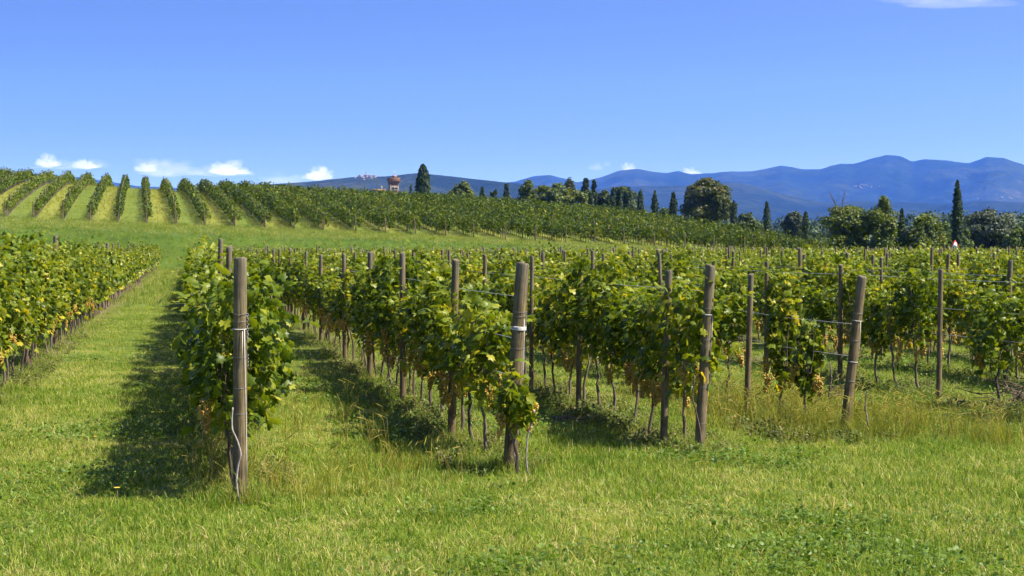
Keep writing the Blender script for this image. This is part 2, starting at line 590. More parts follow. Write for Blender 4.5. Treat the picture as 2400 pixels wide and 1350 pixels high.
def ground_material():
    m, N, L, out = newmat("grassland_soil")
    geo = N.new("ShaderNodeNewGeometry")
    p = geo.outputs["Position"]
    n1 = noise_node(N, L, p, 0.5, 4)
    n2 = noise_node(N, L, p, 6.0, 5, 0.7)
    n3 = noise_node(N, L, p, 0.06, 4)
    v = math_node(N, L, 'ADD', math_node(N, L, 'MULTIPLY', n1, 0.5), math_node(N, L, 'MULTIPLY', n2, 0.5))
    g = ramp(N, [(0.3, (0.048, 0.075, 0.012)), (0.48, (0.090, 0.130, 0.018)), (0.62, (0.145, 0.175, 0.028)), (0.75, (0.21, 0.19, 0.055))])
    L.new(v, g.inputs[0])
    soil = ramp(N, [(0.3, (0.07, 0.05, 0.028)), (0.5, (0.13, 0.10, 0.055)), (0.7, (0.20, 0.16, 0.09))])
    L.new(n2, soil.inputs[0])

    def attr(nm):
        a = N.new("ShaderNodeAttribute")
        a.attribute_name = nm
        return a.outputs["Fac"]

    def mix(f, a, b):
        x = N.new("ShaderNodeMix")
        x.data_type = 'RGBA'
        L.new(f, x.inputs[0])
        L.new(a, x.inputs[6])
        L.new(b, x.inputs[7])
        return x.outputs[2]
    c = mix(math_node(N, L, 'MULTIPLY', attr("strip"), math_node(N, L, 'ADD', n1, 0.25), clamp=True), g.outputs[0], soil.outputs[0])
    dryc = ramp(N, [(0.3, (0.13, 0.16, 0.022)), (0.5, (0.19, 0.195, 0.034)), (0.7, (0.25, 0.225, 0.055))])
    L.new(v, dryc.inputs[0])
    c = mix(math_node(N, L, 'MULTIPLY', attr("dry"), math_node(N, L, 'ADD', n3, 0.35), clamp=True), c, dryc.outputs[0])
    bankc = ramp(N, [(0.3, (0.028, 0.058, 0.008)), (0.5, (0.058, 0.100, 0.012)), (0.7, (0.10, 0.145, 0.020))])
    L.new(v, bankc.inputs[0])
    c = mix(attr("bank"), c, bankc.outputs[0])
    farc = ramp(N, [(0.35, (0.030, 0.050, 0.014)), (0.5, (0.055, 0.080, 0.020)), (0.65, (0.11, 0.12, 0.04))])
    nf = noise_node(N, L, p, 0.004, 6, 0.6)
    L.new(nf, farc.inputs[0])
    c = mix(attr("far"), c, farc.outputs[0])
    b = N.new("ShaderNodeBsdfPrincipled")
    b.inputs["Roughness"].default_value = 0.95
    b.inputs["Specular IOR Level"].default_value = 0.1
    L.new(c, b.inputs["Base Color"])
    bp = N.new("ShaderNodeBump")
    bp.inputs["Strength"].default_value = 0.6
    bp.inputs["Distance"].default_value = 0.05
    L.new(n2, bp.inputs["Height"])
    L.new(bp.outputs[0], b.inputs["Normal"])
    L.new(b.outputs[0], out.inputs[0])
    return m


M['ground'] = ground_material()
GROUND = ground_mesh()


# ------------------------------------------------------------------ mountains
def mountain_material(name, rock):
    m, N, L, out = newmat(name)
    geo = N.new("ShaderNodeNewGeometry")
    p = geo.outputs["Position"]
    n1 = noise_node(N, L, p, 0.0016, 6, 0.6)
    n2 = noise_node(N, L, p, 0.012, 5, 0.7)
    v = math_node(N, L, 'ADD', math_node(N, L, 'MULTIPLY', n1, 0.55), math_node(N, L, 'MULTIPLY', n2, 0.45))
    g = ramp(N, [(0.35, (0.007, 0.015, 0.009)), (0.5, (0.017, 0.029, 0.013)), (0.60, (0.036, 0.046, 0.020)), (0.70, (0.085, 0.080, 0.045))])
    L.new(v, g.inputs[0])
    a = N.new("ShaderNodeAttribute")
    a.attribute_name = "rock"
    n3 = noise_node(N, L, p, 0.011, 6, 0.8)
    rk = math_node(N, L, 'MULTIPLY', math_node(N, L, 'SUBTRACT', math_node(N, L, 'MULTIPLY', n3, a.outputs["Fac"]), 0.5), 9.0, clamp=True)
    x = N.new("ShaderNodeMix")
    x.data_type = 'RGBA'
    L.new(rk, x.inputs[0])
    L.new(g.outputs[0], x.inputs[6])
    x.inputs[7].default_value = (0.42, 0.38, 0.33, 1)
    b = N.new("ShaderNodeBsdfPrincipled")
    b.inputs["Roughness"].default_value = 0.95
    b.inputs["Specular IOR Level"].default_value = 0.0
    L.new(x.outputs[2], b.inputs["Base Color"])
    bp = N.new("ShaderNodeBump")
    bp.inputs["Strength"].default_value = 1.0
    bp.inputs["Distance"].default_value = 25.0
    L.new(n2, bp.inputs["Height"])
    L.new(bp.outputs[0], b.inputs["Normal"])
    L.new(b.outputs[0], out.inputs[0])
    return m


M['mount'] = mountain_material("forested_mountain", True)


def ridge(name, pts, y0, y1, y2, label, rough=1.0, seed=1, nx=420, ns=64, rockspots=()):
    pts = np.array(pts, float)
    px = np.linspace(pts[0, 0], pts[-1, 0], nx)
    py = np.interp(px, pts[:, 0], pts[:, 1])
    k = np.array([0, 1, 3, 1, 0.0])
    py = np.convolve(np.pad(py, 2, mode='edge'), k / k.sum(), mode='valid')
    s = np.concatenate([np.linspace(0, 1, ns), np.linspace(1, 1.6, 14)[1:]])
    PX, S = np.meshgrid(px, s, indexing='xy')
    PY = np.broadcast_to(py, PX.shape)
    Y = np.where(S <= 1, y0 + (y1 - y0) * S, y1 + (y2 - y1) * (S - 1) / 0.6)
    Y = Y + (y1 - y0) * 0.12 * snoise(PX / 260, S * 1.5, seed + 40, 2) * np.clip(S * (1 - S) * 4, 0, 1)
    X = (PX - 1200) / F * Y
    zr = CAMZ + (575 - PY) / F * y1
    prof = np.where(S <= 1, S ** 1.15, 1 - (S - 1) * 0.9)
    n = snoise(X / 900, Y / 1100, seed, 5, gain=0.55)
    n2 = 1 - np.abs(snoise(X / 620, Y / 1500, seed + 9, 4)) * 2
    amp = np.clip(S * (1 - S) * 4, 0, 1)
    Z = -14 + (zr + 14) * prof + rough * zr * amp * (0.10 * n + 0.085 * n2)
    fine = snoise(X / 90, Y / 110, seed + 5, 4, gain=.6) * zr * 0.011 * (S > 0.05)
    Z = Z + fine
    # never hide the ridge line behind a bulge of the flank
    lim = CAMZ + (575 - PY + 3) / F * Y
    Z = np.where(S < 0.995, np.minimum(Z, lim - 4), Z)
    rock = np.full(X.shape, 0.55)
    el = 575 - (Z - CAMZ) / Y * F
    for (cx, cyy, rx, ry, w) in rockspots:
        rock += w * np.exp(-((PX - cx) / rx) ** 2 - ((el - cyy) / ry) ** 2)
    V = np.stack([X, Y, Z], -1).reshape(-1, 3)
    m_ = PX.shape[1]
    i = np.arange(PX.shape[0] - 1)[:, None] * m_ + np.arange(m_ - 1)[None, :]
    f = np.stack([i, i + 1, i + m_ + 1, i + m_], -1).reshape(-1, 4)
    o = link(name, npmesh(name, V, f, M['mount'], {"rock": rock.ravel()}, smooth=True))
    tag(o, label, "mountain", kind="structure")
    return o


FAR_RIDGE = [(-900, 400), (-500, 385), (-200, 395), (0, 400), (100, 408), (180, 415), (260, 426), (320, 436), (400, 440), (470, 441), (540, 437), (640, 432), (800, 430),
             (1000, 428), (1180, 429), (1210, 425), (1250, 413), (1290, 411), (1330, 421), (1352, 428), (1390, 420), (1420, 412), (1450, 401), (1490, 396), (1520, 401),
             (1560, 406), (1590, 401), (1620, 409), (1700, 403), (1760, 402), (1800, 395), (1830, 388), (1880, 397), (1920, 397), (1970, 383), (2000, 385), (2040, 372),
             (2075, 363), (2110, 366), (2135, 378), (2165, 373), (2215, 377), (2270, 382), (2290, 376), (2310, 369), (2350, 371), (2400, 387), (2480, 402), (2600, 385), (2750, 398), (2900, 380), (3200, 410)]
ridge("mountain_range", FAR_RIDGE, 7600, 11600, 12900, "long blue forested mountain range on the skyline", seed=3, nx=900, rough=1.5,
      rockspots=[(2330, 465, 90, 20, 0.33), (2370, 485, 60, 14, 0.25), (2040, 436, 22, 5, 0.3), (1860, 431, 40, 4, 0.25)])
ridge("foothill", [(950, 585), (1080, 510), (1180, 470), (1300, 452), (1400, 441), (1500, 437), (1600, 436), (1680, 428), (1710, 426), (1750, 431), (1800, 445), (1850, 460), (1920, 474), (2050, 472), (2200, 478), (2320, 470), (2420, 476), (2600, 470), (2900, 480)],
      5200, 7000, 7500, "lower blue foothill in front of the mountain range", seed=21, nx=300, ns=40, rockspots=[(2330, 480, 60, 8, 0.2)])
ridge("village_hill", [(100, 585), (200, 520), (300, 470), (420, 455), (520, 445), (600, 436), (650, 431), (720, 427), (780, 420), (830, 415), (850, 413.5), (880, 414), (900, 415), (930, 412), (955, 408), (985, 406), (1010, 408),
                       (1060, 414), (1120, 421), (1180, 427), (1240, 432), (1300, 439), (1400, 452), (1500, 475), (1600, 520), (1700, 585)],
      3000, 4500, 5100, "long wooded hill carrying a small white village", seed=33, nx=300, ns=48)


# ------------------------------------------------------------------ haze and clouds
def haze():
    V, f = box(-13900, 13900, -13900, 13900, -40, 1330)
    m, N, L, out = newmat("blue_air")
    v = N.new("ShaderNodeVolumePrincipled")
    v.inputs["Color"].default_value = (0.06, 0.20, 1.0, 1)
    v.inputs["Absorption Color"].default_value = (1, 1, 1, 1)
    v.inputs["Density"].default_value = 0.66e-4
    v.inputs["Anisotropy"].default_value = 0.0
    L.new(v.outputs[0], out.inputs["Volume"])
    o = link("haze", npmesh("haze", V, f, m))
    tag(o, "thin blue haze filling the air to the mountains", "haze", kind="stuff")


haze()


def cloud_mesh(seed, w, h, d, flat=0.35):
    rg = np.random.default_rng(seed)
    n, m_ = 48, 96
    th = np.linspace(0, np.pi, n)
    ph = np.linspace(0, 2 * np.pi, m_, endpoint=False)
    T, Pp = np.meshgrid(th, ph, indexing='ij')
    D = np.stack([np.sin(T) * np.cos(Pp), np.sin(T) * np.sin(Pp), np.cos(T)], -1)
    r = np.full(T.shape, 0.5)
    for k in range(60):
        a = rg.normal(size=3)
        a[2] = abs(a[2]) * 0.7 - 0.1
        a /= np.linalg.norm(a)
        c = D @ a
        wd = rg.uniform(0.88, 0.985)
        r = np.maximum(r, (0.6 + rg.uniform(0, 0.45)) * np.clip((c - wd) / (1 - wd), 0, 1) ** 0.5 * 1.0)
    r *= 1 + 0.22 * snoise(D[..., 0] * 5 + 7, D[..., 1] * 5 + D[..., 2] * 6, seed, 3)
    V = D * r[..., None]
    V[..., 2] = np.where(V[..., 2] < 0, V[..., 2] * flat, V[..., 2])
    V = V * np.array([w / 2, d / 2, h])
    V[0] = V[0].mean(0)
    V[-1] = V[-1].mean(0)
    V = V.reshape(-1, 3)
    i = np.arange(n - 1)[:, None] * m_ + np.arange(m_)[None, :]
    j = np.arange(n - 1)[:, None] * m_ + (np.arange(m_)[None, :] + 1) % m_
    f = np.stack([i, i + m_, j + m_, j], -1).reshape(-1, 4)
    return V, f


def cloud_material(name, dens):
    m, N, L, out = newmat(name)
    v = N.new("ShaderNodeVolumePrincipled")
    v.inputs["Color"].default_value = (0.90, 0.845, 0.875, 1)
    v.inputs["Absorption Color"].default_value = (0, 0, 0, 1)
    v.inputs["Density"].default_value = dens
    L.new(v.outputs[0], out.inputs["Volume"])
    return m


M['cloud'] = cloud_material("cloud_vapour", 0.0030)
M['cloud_thin'] = cloud_material("thin_cloud_vapour", 0.0009)
M['cloud_veil'] = cloud_material("veil_cloud_vapour", 0.0004)
CLOUD_Y = 17500.0
for k, (px, py, w, h, thin, lab) in enumerate([
        (112, 388, 66, 32, 0, "small white cumulus cloud, leftmost above the slope of vine rows"),
        (203, 392, 74, 28, 0, "small white cumulus cloud, second from the left"),
        (165, 394, 230, 24, 1, "faint veil of cloud linking the two leftmost cumulus clouds"),
        (342, 400, 70, 22, 0, "small bright cloud puff at the left end of a wide faint cloud"),
        (385, 408, 190, 46, 1, "wide faint pinkish cloud left of the bright double cumulus"),
        (533, 405, 112, 40, 0, "bright lumpy cumulus cloud above the last steep vine rows"),
        (510, 410, 170, 28, 1, "faint cloud base under the bright lumpy cumulus"),
        (745, 418, 84, 36, 0, "bright cumulus cloud just left of the village hill"),
        (665, 428, 170, 28, 1, "low faint cloud trailing left of the cumulus near the village hill"),
        (1396, 396, 44, 22, 1, "small pale cloud puff left of the mountain peak"),
        (1422, 388, 22, 18, 1, "tiny pale cloud scrap above the small puff by the peak"),
        (1472, 400, 46, 26, 0, "small white cloud sitting on the ridge behind the first peak"),
        (1618, 408, 60, 20, 0, "small low white cloud on the saddle of the ridge"),
        (2210, 8, 420, 70, 2, "pale pinkish cloud cut off by the top right edge")]):
    V, f = cloud_mesh(100 + k, w / F * CLOUD_Y, h / F * CLOUD_Y, min(w, 2.2 * h) / F * CLOUD_Y)
    p = P(px, py, CLOUD_Y + 40 * k)
    o = link("cloud", npmesh("cloud", V, f, (M['cloud'], M['cloud_thin'], M['cloud_veil'])[thin]), loc=p)
    tag(o, lab, "cloud", "fair weather clouds near the horizon")


# ------------------------------------------------------------------ leaf and plant generators
LEAF_OUT = np.array([(0, .10), (-.30, -.06), (-.53, .26), (-.37, .40), (-.46, .74), (-.17, .70), (0, 1.0), (.17, .70), (.46, .74), (.37, .40), (.53, .26), (.30, -.06)], float)
LEAF_V = np.concatenate([np.array([[0, .40, 0.0]]), np.stack([LEAF_OUT[:, 0], LEAF_OUT[:, 1], np.zeros(12)], -1)])
LEAF_V[1:, 2] = -0.10 - 0.22 * np.abs(LEAF_OUT[:, 0]) ** 1.5 - 0.10 * (LEAF_OUT[:, 1] - .4) ** 2
LEAF_F = np.array([(0, 1 + (k + 1) % 12, 1 + k) for k in range(12)])
QUAD_V = np.array([(0, 0, 0), (-.5, .45, -.06), (0, 1, 0), (.5, .45, -.06)], float)
QUAD_F = np.array([(0, 3, 2, 1)])
TRI6_V = np.array([(0, .42, .06), (0, 0, -.04), (-.5, .25, -.08), (-.38, .75, -.06), (0, 1, -.08), (.38, .75, -.06), (.5, .25, -.08)], float)
TRI6_F = np.array([(0, 1 + (k + 1) % 6, 1 + k) for k in range(6)])


def norm(v):
    return v / (np.linalg.norm(v, axis=-1, keepdims=True) + 1e-9)


def scatter_leaves(pos, nrm, tip, size, tint, kind='leaf'):
    """place leaves: local y -> tip direction, local z -> normal"""
    LV, LF = {'leaf': (LEAF_V, LEAF_F), 'quad': (QUAD_V, QUAD_F), 'six': (TRI6_V, TRI6_F)}[kind]
    n = len(pos)
    nrm = norm(nrm)
    tip = norm(tip - nrm * np.sum(tip * nrm, -1, keepdims=True))
    side = np.cross(tip, nrm)
    V = pos[:, None, :] + size[:, None, None] * (LV[None, :, 0:1] * side[:, None] + LV[None, :, 1:2] * tip[:, None] + LV[None, :, 2:3] * nrm[:, None])
    f = LF[None] + (np.arange(n) * len(LV))[:, None, None]
    return V.reshape(-1, 3), f.reshape(-1, LF.shape[1]), np.repeat(tint, len(LV))


def vine_foliage(seed, length=0.95, z0=0.62, z1=1.92, half=0.30, n=520, gaps=0.25, kind='leaf', size=(0.052, 0.122), shoots=9, skirt=0.07):
    """the leafy part of one trellised vine; local y runs along the row"""
    rg = np.random.default_rng(seed)
    s = rg.uniform(-.5, .5, n * 3) * length * 1.12
    z = z0 + (z1 - z0) * rg.beta(1.15, 1.0, n * 3)
    side = rg.choice([-1, 1], n * 3)
    lump = snoise(s * 3.1 + seed * 7.7, z * 2.7 + side * 5.3, seed, 3)
    hz = (z - z0) / (z1 - z0)
    prof = 0.55 + 0.6 * np.sin(np.clip(hz, 0, 1) * np.pi * 0.85 + 0.25)
    th = half * prof * (1 + 0.8 * lump)
    depth = np.where(rg.random(n * 3) < 0.68, rg.uniform(0.72, 1.1, n * 3), rg.uniform(0.0, 0.75, n * 3))
    x = side * th * depth
    keep = lump > (-1 + gaps * 2.0 * rg.random(n * 3) * (1 + 0.6 * (hz < 0.18)))
    keep &= ~((hz > 0.88) & (rg.random(n * 3) < 0.45)) & ~((hz < 0.1) & (rg.random(n * 3) < 0.35))
    idx = np.nonzero(keep)[0][:n]
    x, s, z, side, depth, hz = (a[idx] for a in (x, s, z, side, depth, hz))
    k = len(idx)
    nrm = np.stack([side * (0.25 + 0.6 * depth), rg.normal(0, .5, k), 0.45 + rg.normal(0, .5, k)], -1) + rg.normal(0, .55, (k, 3))
    tip = np.stack([side * rg.uniform(-.2, 1.0, k), rg.normal(0, .8, k), -.7 + rg.normal(0, .6, k)], -1)
    size_ = rg.uniform(size[0], size[1], k) * np.where(hz > 0.85, 0.8, 1.0)
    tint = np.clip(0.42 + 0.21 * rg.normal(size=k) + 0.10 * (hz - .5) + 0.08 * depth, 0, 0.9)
    yl = (rg.random(k) < 0.02 + 0.10 * (hz < 0.25))
    tint = np.where(yl, rg.uniform(0.85, 1.0, k), tint)
    pos = np.stack([x, s, z], -1) - norm(tip) * size_[:, None] * 0.4
    parts = [scatter_leaves(pos, nrm, tip, size_, tint, kind)]
    # shoots that stick out of the canopy
    for j in range(shoots):
        b = np.array([rg.normal(0, half * .6), rg.uniform(-.5, .5) * length, z1 - 0.1])
        d = norm(np.array([rg.normal(0, .6), rg.normal(0, .5), rg.uniform(.25, 1.0)]))
        L_ = rg.uniform(.15, .50)
        m_ = rg.integers(3, 8)
        t = np.linspace(.1, 1, m_)[:, None]
        pp = b + d * t * L_ + np.array([0, 0, -0.25]) * (t * L_) ** 2
        parts.append(scatter_leaves(pp + rg.normal(0, .03, (m_, 3)), rg.normal(0, .5, (m_, 3)) + np.array([0, 0, .8]), rg.normal(0, .8, (m_, 3)) + d, rg.uniform(.06, .11, m_), rg.uniform(.4, .8, m_), kind))
    # hanging skirt near the fruit
    m_ = int(n * skirt)
    if m_:
        pp = np.stack([rg.normal(0, half * .5, m_), rg.uniform(-.5, .5, m_) * length, rg.uniform(z0 - .14, z0 + .12, m_)], -1)
        parts.append(scatter_leaves(pp, rg.normal(0, .5, (m_, 3)) + np.array([0, 0, .5]) + np.sign(pp[:, :1]) * np.array([.8, 0, 0]), rg.normal(0, .4, (m_, 3)) + np.array([0, 0, -1]), rg.uniform(size[0], size[1], m_), rg.uniform(.35, .95, m_), kind))
    return joinm(parts)


def trunk_mesh(seed, h=0.85, r=0.015):
    rg = np.random.default_rng(seed)
    n = 9
    t = np.linspace(0, 1, n)
    pts = np.stack([np.cumsum(rg.normal(0, .014, n)), np.cumsum(rg.normal(0, .018, n)), -0.05 + t * (h + .05)], -1)
    pts[:, :2] -= pts[0, :2]
    rad = r * (1.45 - 0.6 * t) * rg.uniform(.85, 1.2, n)
    parts = [(*tube(pts, rad, 6), None)]
    top = pts[-1]
    for sgn in (-1, 1):
        q = np.array([top, top + [0, sgn * .12, .06], top + [0, sgn * .32, .07 + rg.normal(0, .02)]])
        parts.append((*tube(q, [r * .8, r * .6, r * .4], 5), None))
    for k in range(7):
        b = top + np.array([rg.normal(0, .02), rg.uniform(-.36, .36), .05])
        e = b + np.array([rg.normal(0, .12), rg.normal(0, .08), rg.uniform(.45, .95) * h])
        parts.append((*tube([b, (b + e) / 2 + rg.normal(0, .03, 3), e], [.005, .004, .002], 4, cap=False), None))
    return joinm(parts)


PHI = (1 + 5 ** .5) / 2
ICO_V = norm(np.array([(-1, PHI, 0), (1, PHI, 0), (-1, -PHI, 0), (1, -PHI, 0), (0, -1, PHI), (0, 1, PHI), (0, -1, -PHI), (0, 1, -PHI), (PHI, 0, -1), (PHI, 0, 1), (-PHI, 0, -1), (-PHI, 0, 1)], float))
ICO_F = np.array([(0, 11, 5), (0, 5, 1), (0, 1, 7), (0, 7, 10), (0, 10, 11), (1, 5, 9), (5, 11, 4), (11, 10, 2), (10, 7, 6), (7, 1, 8), (3, 9, 4), (3, 4, 2), (3, 2, 6), (3, 6, 8), (3, 8, 9), (4, 9, 5), (2, 4, 11), (6, 2, 10), (8, 6, 7), (9, 8, 1)])


def bunch_mesh(seed):
    rg = np.random.default_rng(seed)
    parts = []
    L_ = rg.uniform(.15, .20)
    for k in range(70):
        t = rg.random() ** 0.9
        rr = (0.036 * (1 - t) ** .7 + 0.009) * (1 + (0.35 if t < .25 else 0))
        a = rg.uniform(0, 2 * np.pi)
        q = np.array([math.cos(a) * rr * rg.uniform(.6, 1), math.sin(a) * rr * rg.uniform(.6, 1), -0.02 - t * L_])
        parts.append((ICO_V * rg.uniform(.0105, .0135) + q, ICO_F, rg.random()))
    parts.append((*tube([(0, 0, .03), (0, 0, -L_ - .03)], .004, 4), 0.0))
    return joinm(parts)


def post_mesh(seed, h, r0, r1, crack=False):
    """round wooden stake, local z up, from 0.25 m below ground to h"""
    rg = np.random.default_rng(seed)
    n = 18
    zs = np.concatenate([[-0.25, 0.0], np.linspace(0.15, h - .05, 9), [h - .018, h - .004, h]])
    V, T = [], []
    th = np.arange(n) * 2 * np.pi / n
    for i, z in enumerate(zs):
        t = max(z, 0) / h
        r = r0 + (r1 - r0) * t
        if i == len(zs) - 2:
            r *= .965
        if i == len(zs) - 1:
            r *= .86
        rr = r * (1 + 0.05 * snoise(np.cos(th) * 1.7 + seed, np.sin(th) * 1.7 + z * .9, seed, 2) + 0.03 * snoise(np.cos(th) * 6 + seed, np.sin(th) * 6 + z * .4, seed + 2, 1))
        V.append(np.stack([rr * np.cos(th), rr * np.sin(th), np.full(n, z) + ((0.010 * np.cos(th + seed) + 0.006 * snoise(np.cos(th) * 3 + seed, np.sin(th) * 3, seed, 2)) if i > len(zs) - 4 else 0)], -1))
        T.append(np.full(n, np.clip((t - .80) / .2, 0, 1) * .9 + (0.25 if t < .04 else 0)))
    V.append(np.array([[0, 0, h + .003]]))
    T.append(np.array([1.0]))
    V, T = np.concatenate(V), np.concatenate(T)
    m_ = len(zs)
    f = np.array([(i * n + j, i * n + (j + 1) % n, (i + 1) * n + (j + 1) % n, (i + 1) * n + j) for i in range(m_ - 1) for j in range(n)])
    c = m_ * n
    t = np.array([(c, (m_ - 1) * n + j, (m_ - 1) * n + (j + 1) % n) for j in range(n)])
    return npmesh("post", V, [f, t], M['wood'], {"tint": T}, smooth=False)


ORD = ["first", "second", "third", "fourth", "fifth", "sixth", "seventh", "eighth", "ninth", "tenth", "eleventh", "twelfth", "thirteenth", "fourteenth", "fifteenth", "sixteenth", "seventeenth",
       "eighteenth", "nineteenth", "twentieth", "twenty-first", "twenty-second", "twenty-third", "twenty-fourth", "twenty-fifth", "twenty-sixth", "twenty-seventh", "twenty-eighth", "twenty-ninth", "thirtieth"]
ORD += ["thirty-" + w for w in ORD[:9]] + ["fortieth"] + ["forty-" + w for w in ORD[:9]] + ["fiftieth"] + ["fifty-" + w for w in ORD[:9]] + ["sixtieth"] + ["sixty-" + w for w in ORD[:9]] + ["seventieth"]


def row_words(i):
    if i == IZ:
        return "the sunlit row on the left edge", "front"
    if i == IA:
        return "the row behind the leftmost foreground post", "front"
    if i == IB:
        return "the row behind the cracked white-banded post", "front"
    if i == IC:
        return "the row behind the third foreground post", "front"
    if i == ID:
        return "the row behind the leaning post", "front"
    if i > ID:
        return "the %s row beyond the leaning post's" % ORD[i - IE], "right"
    return "the %s row left of the sunlit left row" % ORD[IZ - i - 1], "left"


# ------------------------------------------------------------------ trellis posts of the lower vineyard
POSTVAR = [post_mesh(40 + k, 2.08, 0.052, 0.045) for k in range(6)]


def aim(vec):
    return Vector(vec).normalized().to_track_quat('Z', 'Y').to_euler()


SPECIAL = [  # row, base px, top px, top py, width px, label
    (IA, 560, 563, 605, 33, "thick round wooden post with hanging chains, leftmost in the foreground"),
    (IB, 1195, 1225, 617, 33, "thick cracked wooden post with a white string band round its middle"),
    (IC, 1640, 1665, 621, 25, "third thick foreground post, upright and dark with a wire band"),
    (ID, 1980, 2021, 647, 23, "brown wooden end post leaning right in the tall yellow grass"),
]
MID = [  # other posts whose place the photograph shows
    (IB, 1058, 1068, 608, 18), (IB, 944, 943, 592, 14.5), (IB, 866, 868, 590, 12.5), (IB, 808, 806, 596, 10), (IB, 752, 752, 597, 9),
    (IC, 1556, 1568, 634, 17), (IC, 1356, 1361, 618, 12.5), (IC, 1245, 1247, 600, 10), (ID, 1752, 1760, 642, 14), (ID, 1560, 1545, 594, 9),
    (IE, 2202, 2205, 632, 12), (IE, 1970, 1971, 620, 11), (IE, 1796, 1797, 614, 9.5), (IE, 1672, 1673, 612, 9),
    (IA, 533, 537, 577, 15), (IA, 513, 517, 560, 12), (IA, 500, 504, 576, 9),
    (IZ, 62, 62, 560, 14), (IZ, 129, 130, 553, 11), (IZ, 227, 228, 570, 9), (IZ, 253, 252, 570, 8)]


def row_pt_px(i, px):
    dy = (px - VPX) / U_ROWS[i]
    Y = CAMZ * F / dy
    return Y


POSTS = []       # (row, Y, base vec, top vec, radius, mesh or None, label or None)
special_objs = {}
for (i, bpx, tpx, tpy, wpx, lab) in SPECIAL:
    Y = row_pt_px(i, bpx)
    b = row_xy(U_ROWS[i], Y)
    z = tz(b[0], b[1])
    base = Vector((b[0], b[1], z))
    top = P(tpx, tpy, Y)
    H = (top - base).length
    r = wpx / F * Y / 2
    me = post_mesh(90 + i, H, r * 1.03, r * 0.93)
    o = link("vineyard_post", me, loc=base, rot=(top - base).to_track_quat('Z', 'Y').to_euler())
    tag(o, lab, "post", "wooden trellis posts of the lower vineyard")
    special_objs[i] = (o, H, r, base, top)
    POSTS.append((i, Y))
for (i, bpx, tpx, tpy, wpx) in MID:
    Y = row_pt_px(i, bpx)
    POSTS.append((i, Y, tpx, tpy, wpx))


def in_view(X, Y, m=140):
    px = 1200 + F * X / Y
    return (-m < px < 2400 + m)


plist = []
for i, u in enumerate(U_ROWS):
    known = [p for p in POSTS if p[0] == i]
    y0 = max([p[1] for p in known] + [FRONT_Y.get(i, 12.0)])
    for p in known:
        if len(p) > 2:
            plist.append((p[1], i, p))
    Y = y0 + random.uniform(3.5, 5.2) * (1 if known else random.random())
    while Y < LOW_END - 1:
        b = row_xy(u, Y)
        if in_view(b[0], b[1], 60):
            plist.append((Y, i, None))
        Y += random.uniform(4.3, 5.2)
plist.sort(key=lambda a: a[0])
PSEEN = {}
far_parts = []
npost = 0
for Y, i, p in plist:
    b = row_xy(U_ROWS[i], Y)
    if p is not None and IB <= i <= IE:
        w_ = U_ROWS[i] * UW          # these stand on the near side of their row
        kk = (w_ - (.15 if i == IB else .25)) / w_
        b, Y = b * kk, Y * kk
    z = tz(b[0], b[1])
    base = Vector((b[0], b[1], z))
    if p is not None:
        top = P(p[2], p[3], Y)
        r = p[4] / F * Y / 2
    else:
        if i > IA and Y < 60 and random.random() < .5:
            base = base - Vector((RN[0], RN[1], 0)) * random.uniform(.1, .2)
        h = random.uniform(1.92, 2.16) if i > IZ else random.uniform(1.95, 2.3)
        top = base + Vector((random.gauss(0, .045), random.gauss(0, .04), h))
        r = random.uniform(.030, .046)
    H = (top - base).length
    if npost < 292:
        npost += 1
        o = link("vineyard_post", random.choice(POSTVAR), loc=base, rot=(top - base).to_track_quat('Z', 'Y').to_euler(), scale=(r / .0485, r / .0485, H / 2.08))
        k = PSEEN.get(i, 0) + (1 if i in special_objs else 0)
        PSEEN[i] = PSEEN.get(i, 0) + 1
        rw, side = row_words(i)
        tag(o, "%s post from the %s in %s" % (ORD[k], "front" if side == "front" else side + " edge", rw), "post", "wooden trellis posts of the lower vineyard")
    else:
        V, f = tube([base - Vector((0, 0, .1)), top], r, 6)
        far_parts.append((V, f, 0.5))
V, fs, T = joinm(far_parts)
o = link("far_posts", npmesh("far_posts", V, fs, M['wood'], {"tint": T}))
tag(o, "far trellis posts poking out at the back of the lower vineyard", "posts", kind="stuff")


# fittings on the four end posts
def ring(r, z, th=.0025, n=16, tilt=0.0):
    a = np.linspace(0, 2 * np.pi, n + 1)
    pts = np.stack([r * np.cos(a), r * np.sin(a), z + tilt * np.cos(a)], -1)
    return tube(pts, th, 4, cap=False)


def torus_link(R1, R2, th):
    a = np.linspace(0, 2 * np.pi, 11)
    return tube(np.stack([R1 * np.cos(a), 0 * a, R2 * np.sin(a)], -1), th, 5, cap=False)


lv, lf = torus_link(.009, .014, .003)
LINK_ME = npmesh("chain_link", lv, lf, M['chain'], smooth=True)


def add_chain(post, x, z_top, n, r, seed=0):
    c = bpy.data.objects.new("chain", None)
    COL.objects.link(c)
    c.parent = post
    y = -math.sqrt(max(r * r - x * x, 0)) - .006
    c.location = (x, y, z_top)
    for k in range(n):
        l = link("chain_link", LINK_ME, c, loc=(random.gauss(0, .001), 0, -.021 * k), rot=(0, random.gauss(0, .25), (0 if k % 2 else 1.3) + random.gauss(0, .2)))
    return c


def add_coil(post, x, z0, z1, r, turns=9):
    y = -math.sqrt(max(r * r - x * x, 0)) - .004
    t = np.linspace(0, 1, turns * 8)
    a = t * turns * 2 * np.pi
    pts = np.stack([x + .011 * np.cos(a) + .004 * np.sin(a * 3.1), y - .006 * np.abs(np.sin(a)) + .002 * np.cos(5 * a), z1 + (z0 - z1) * t + .01 * np.sin(a)], -1)
    V, f = tube(pts, .0035, 4)
    return link("wire_coil", npmesh("wire_coil", V, f, M['chain']), post)


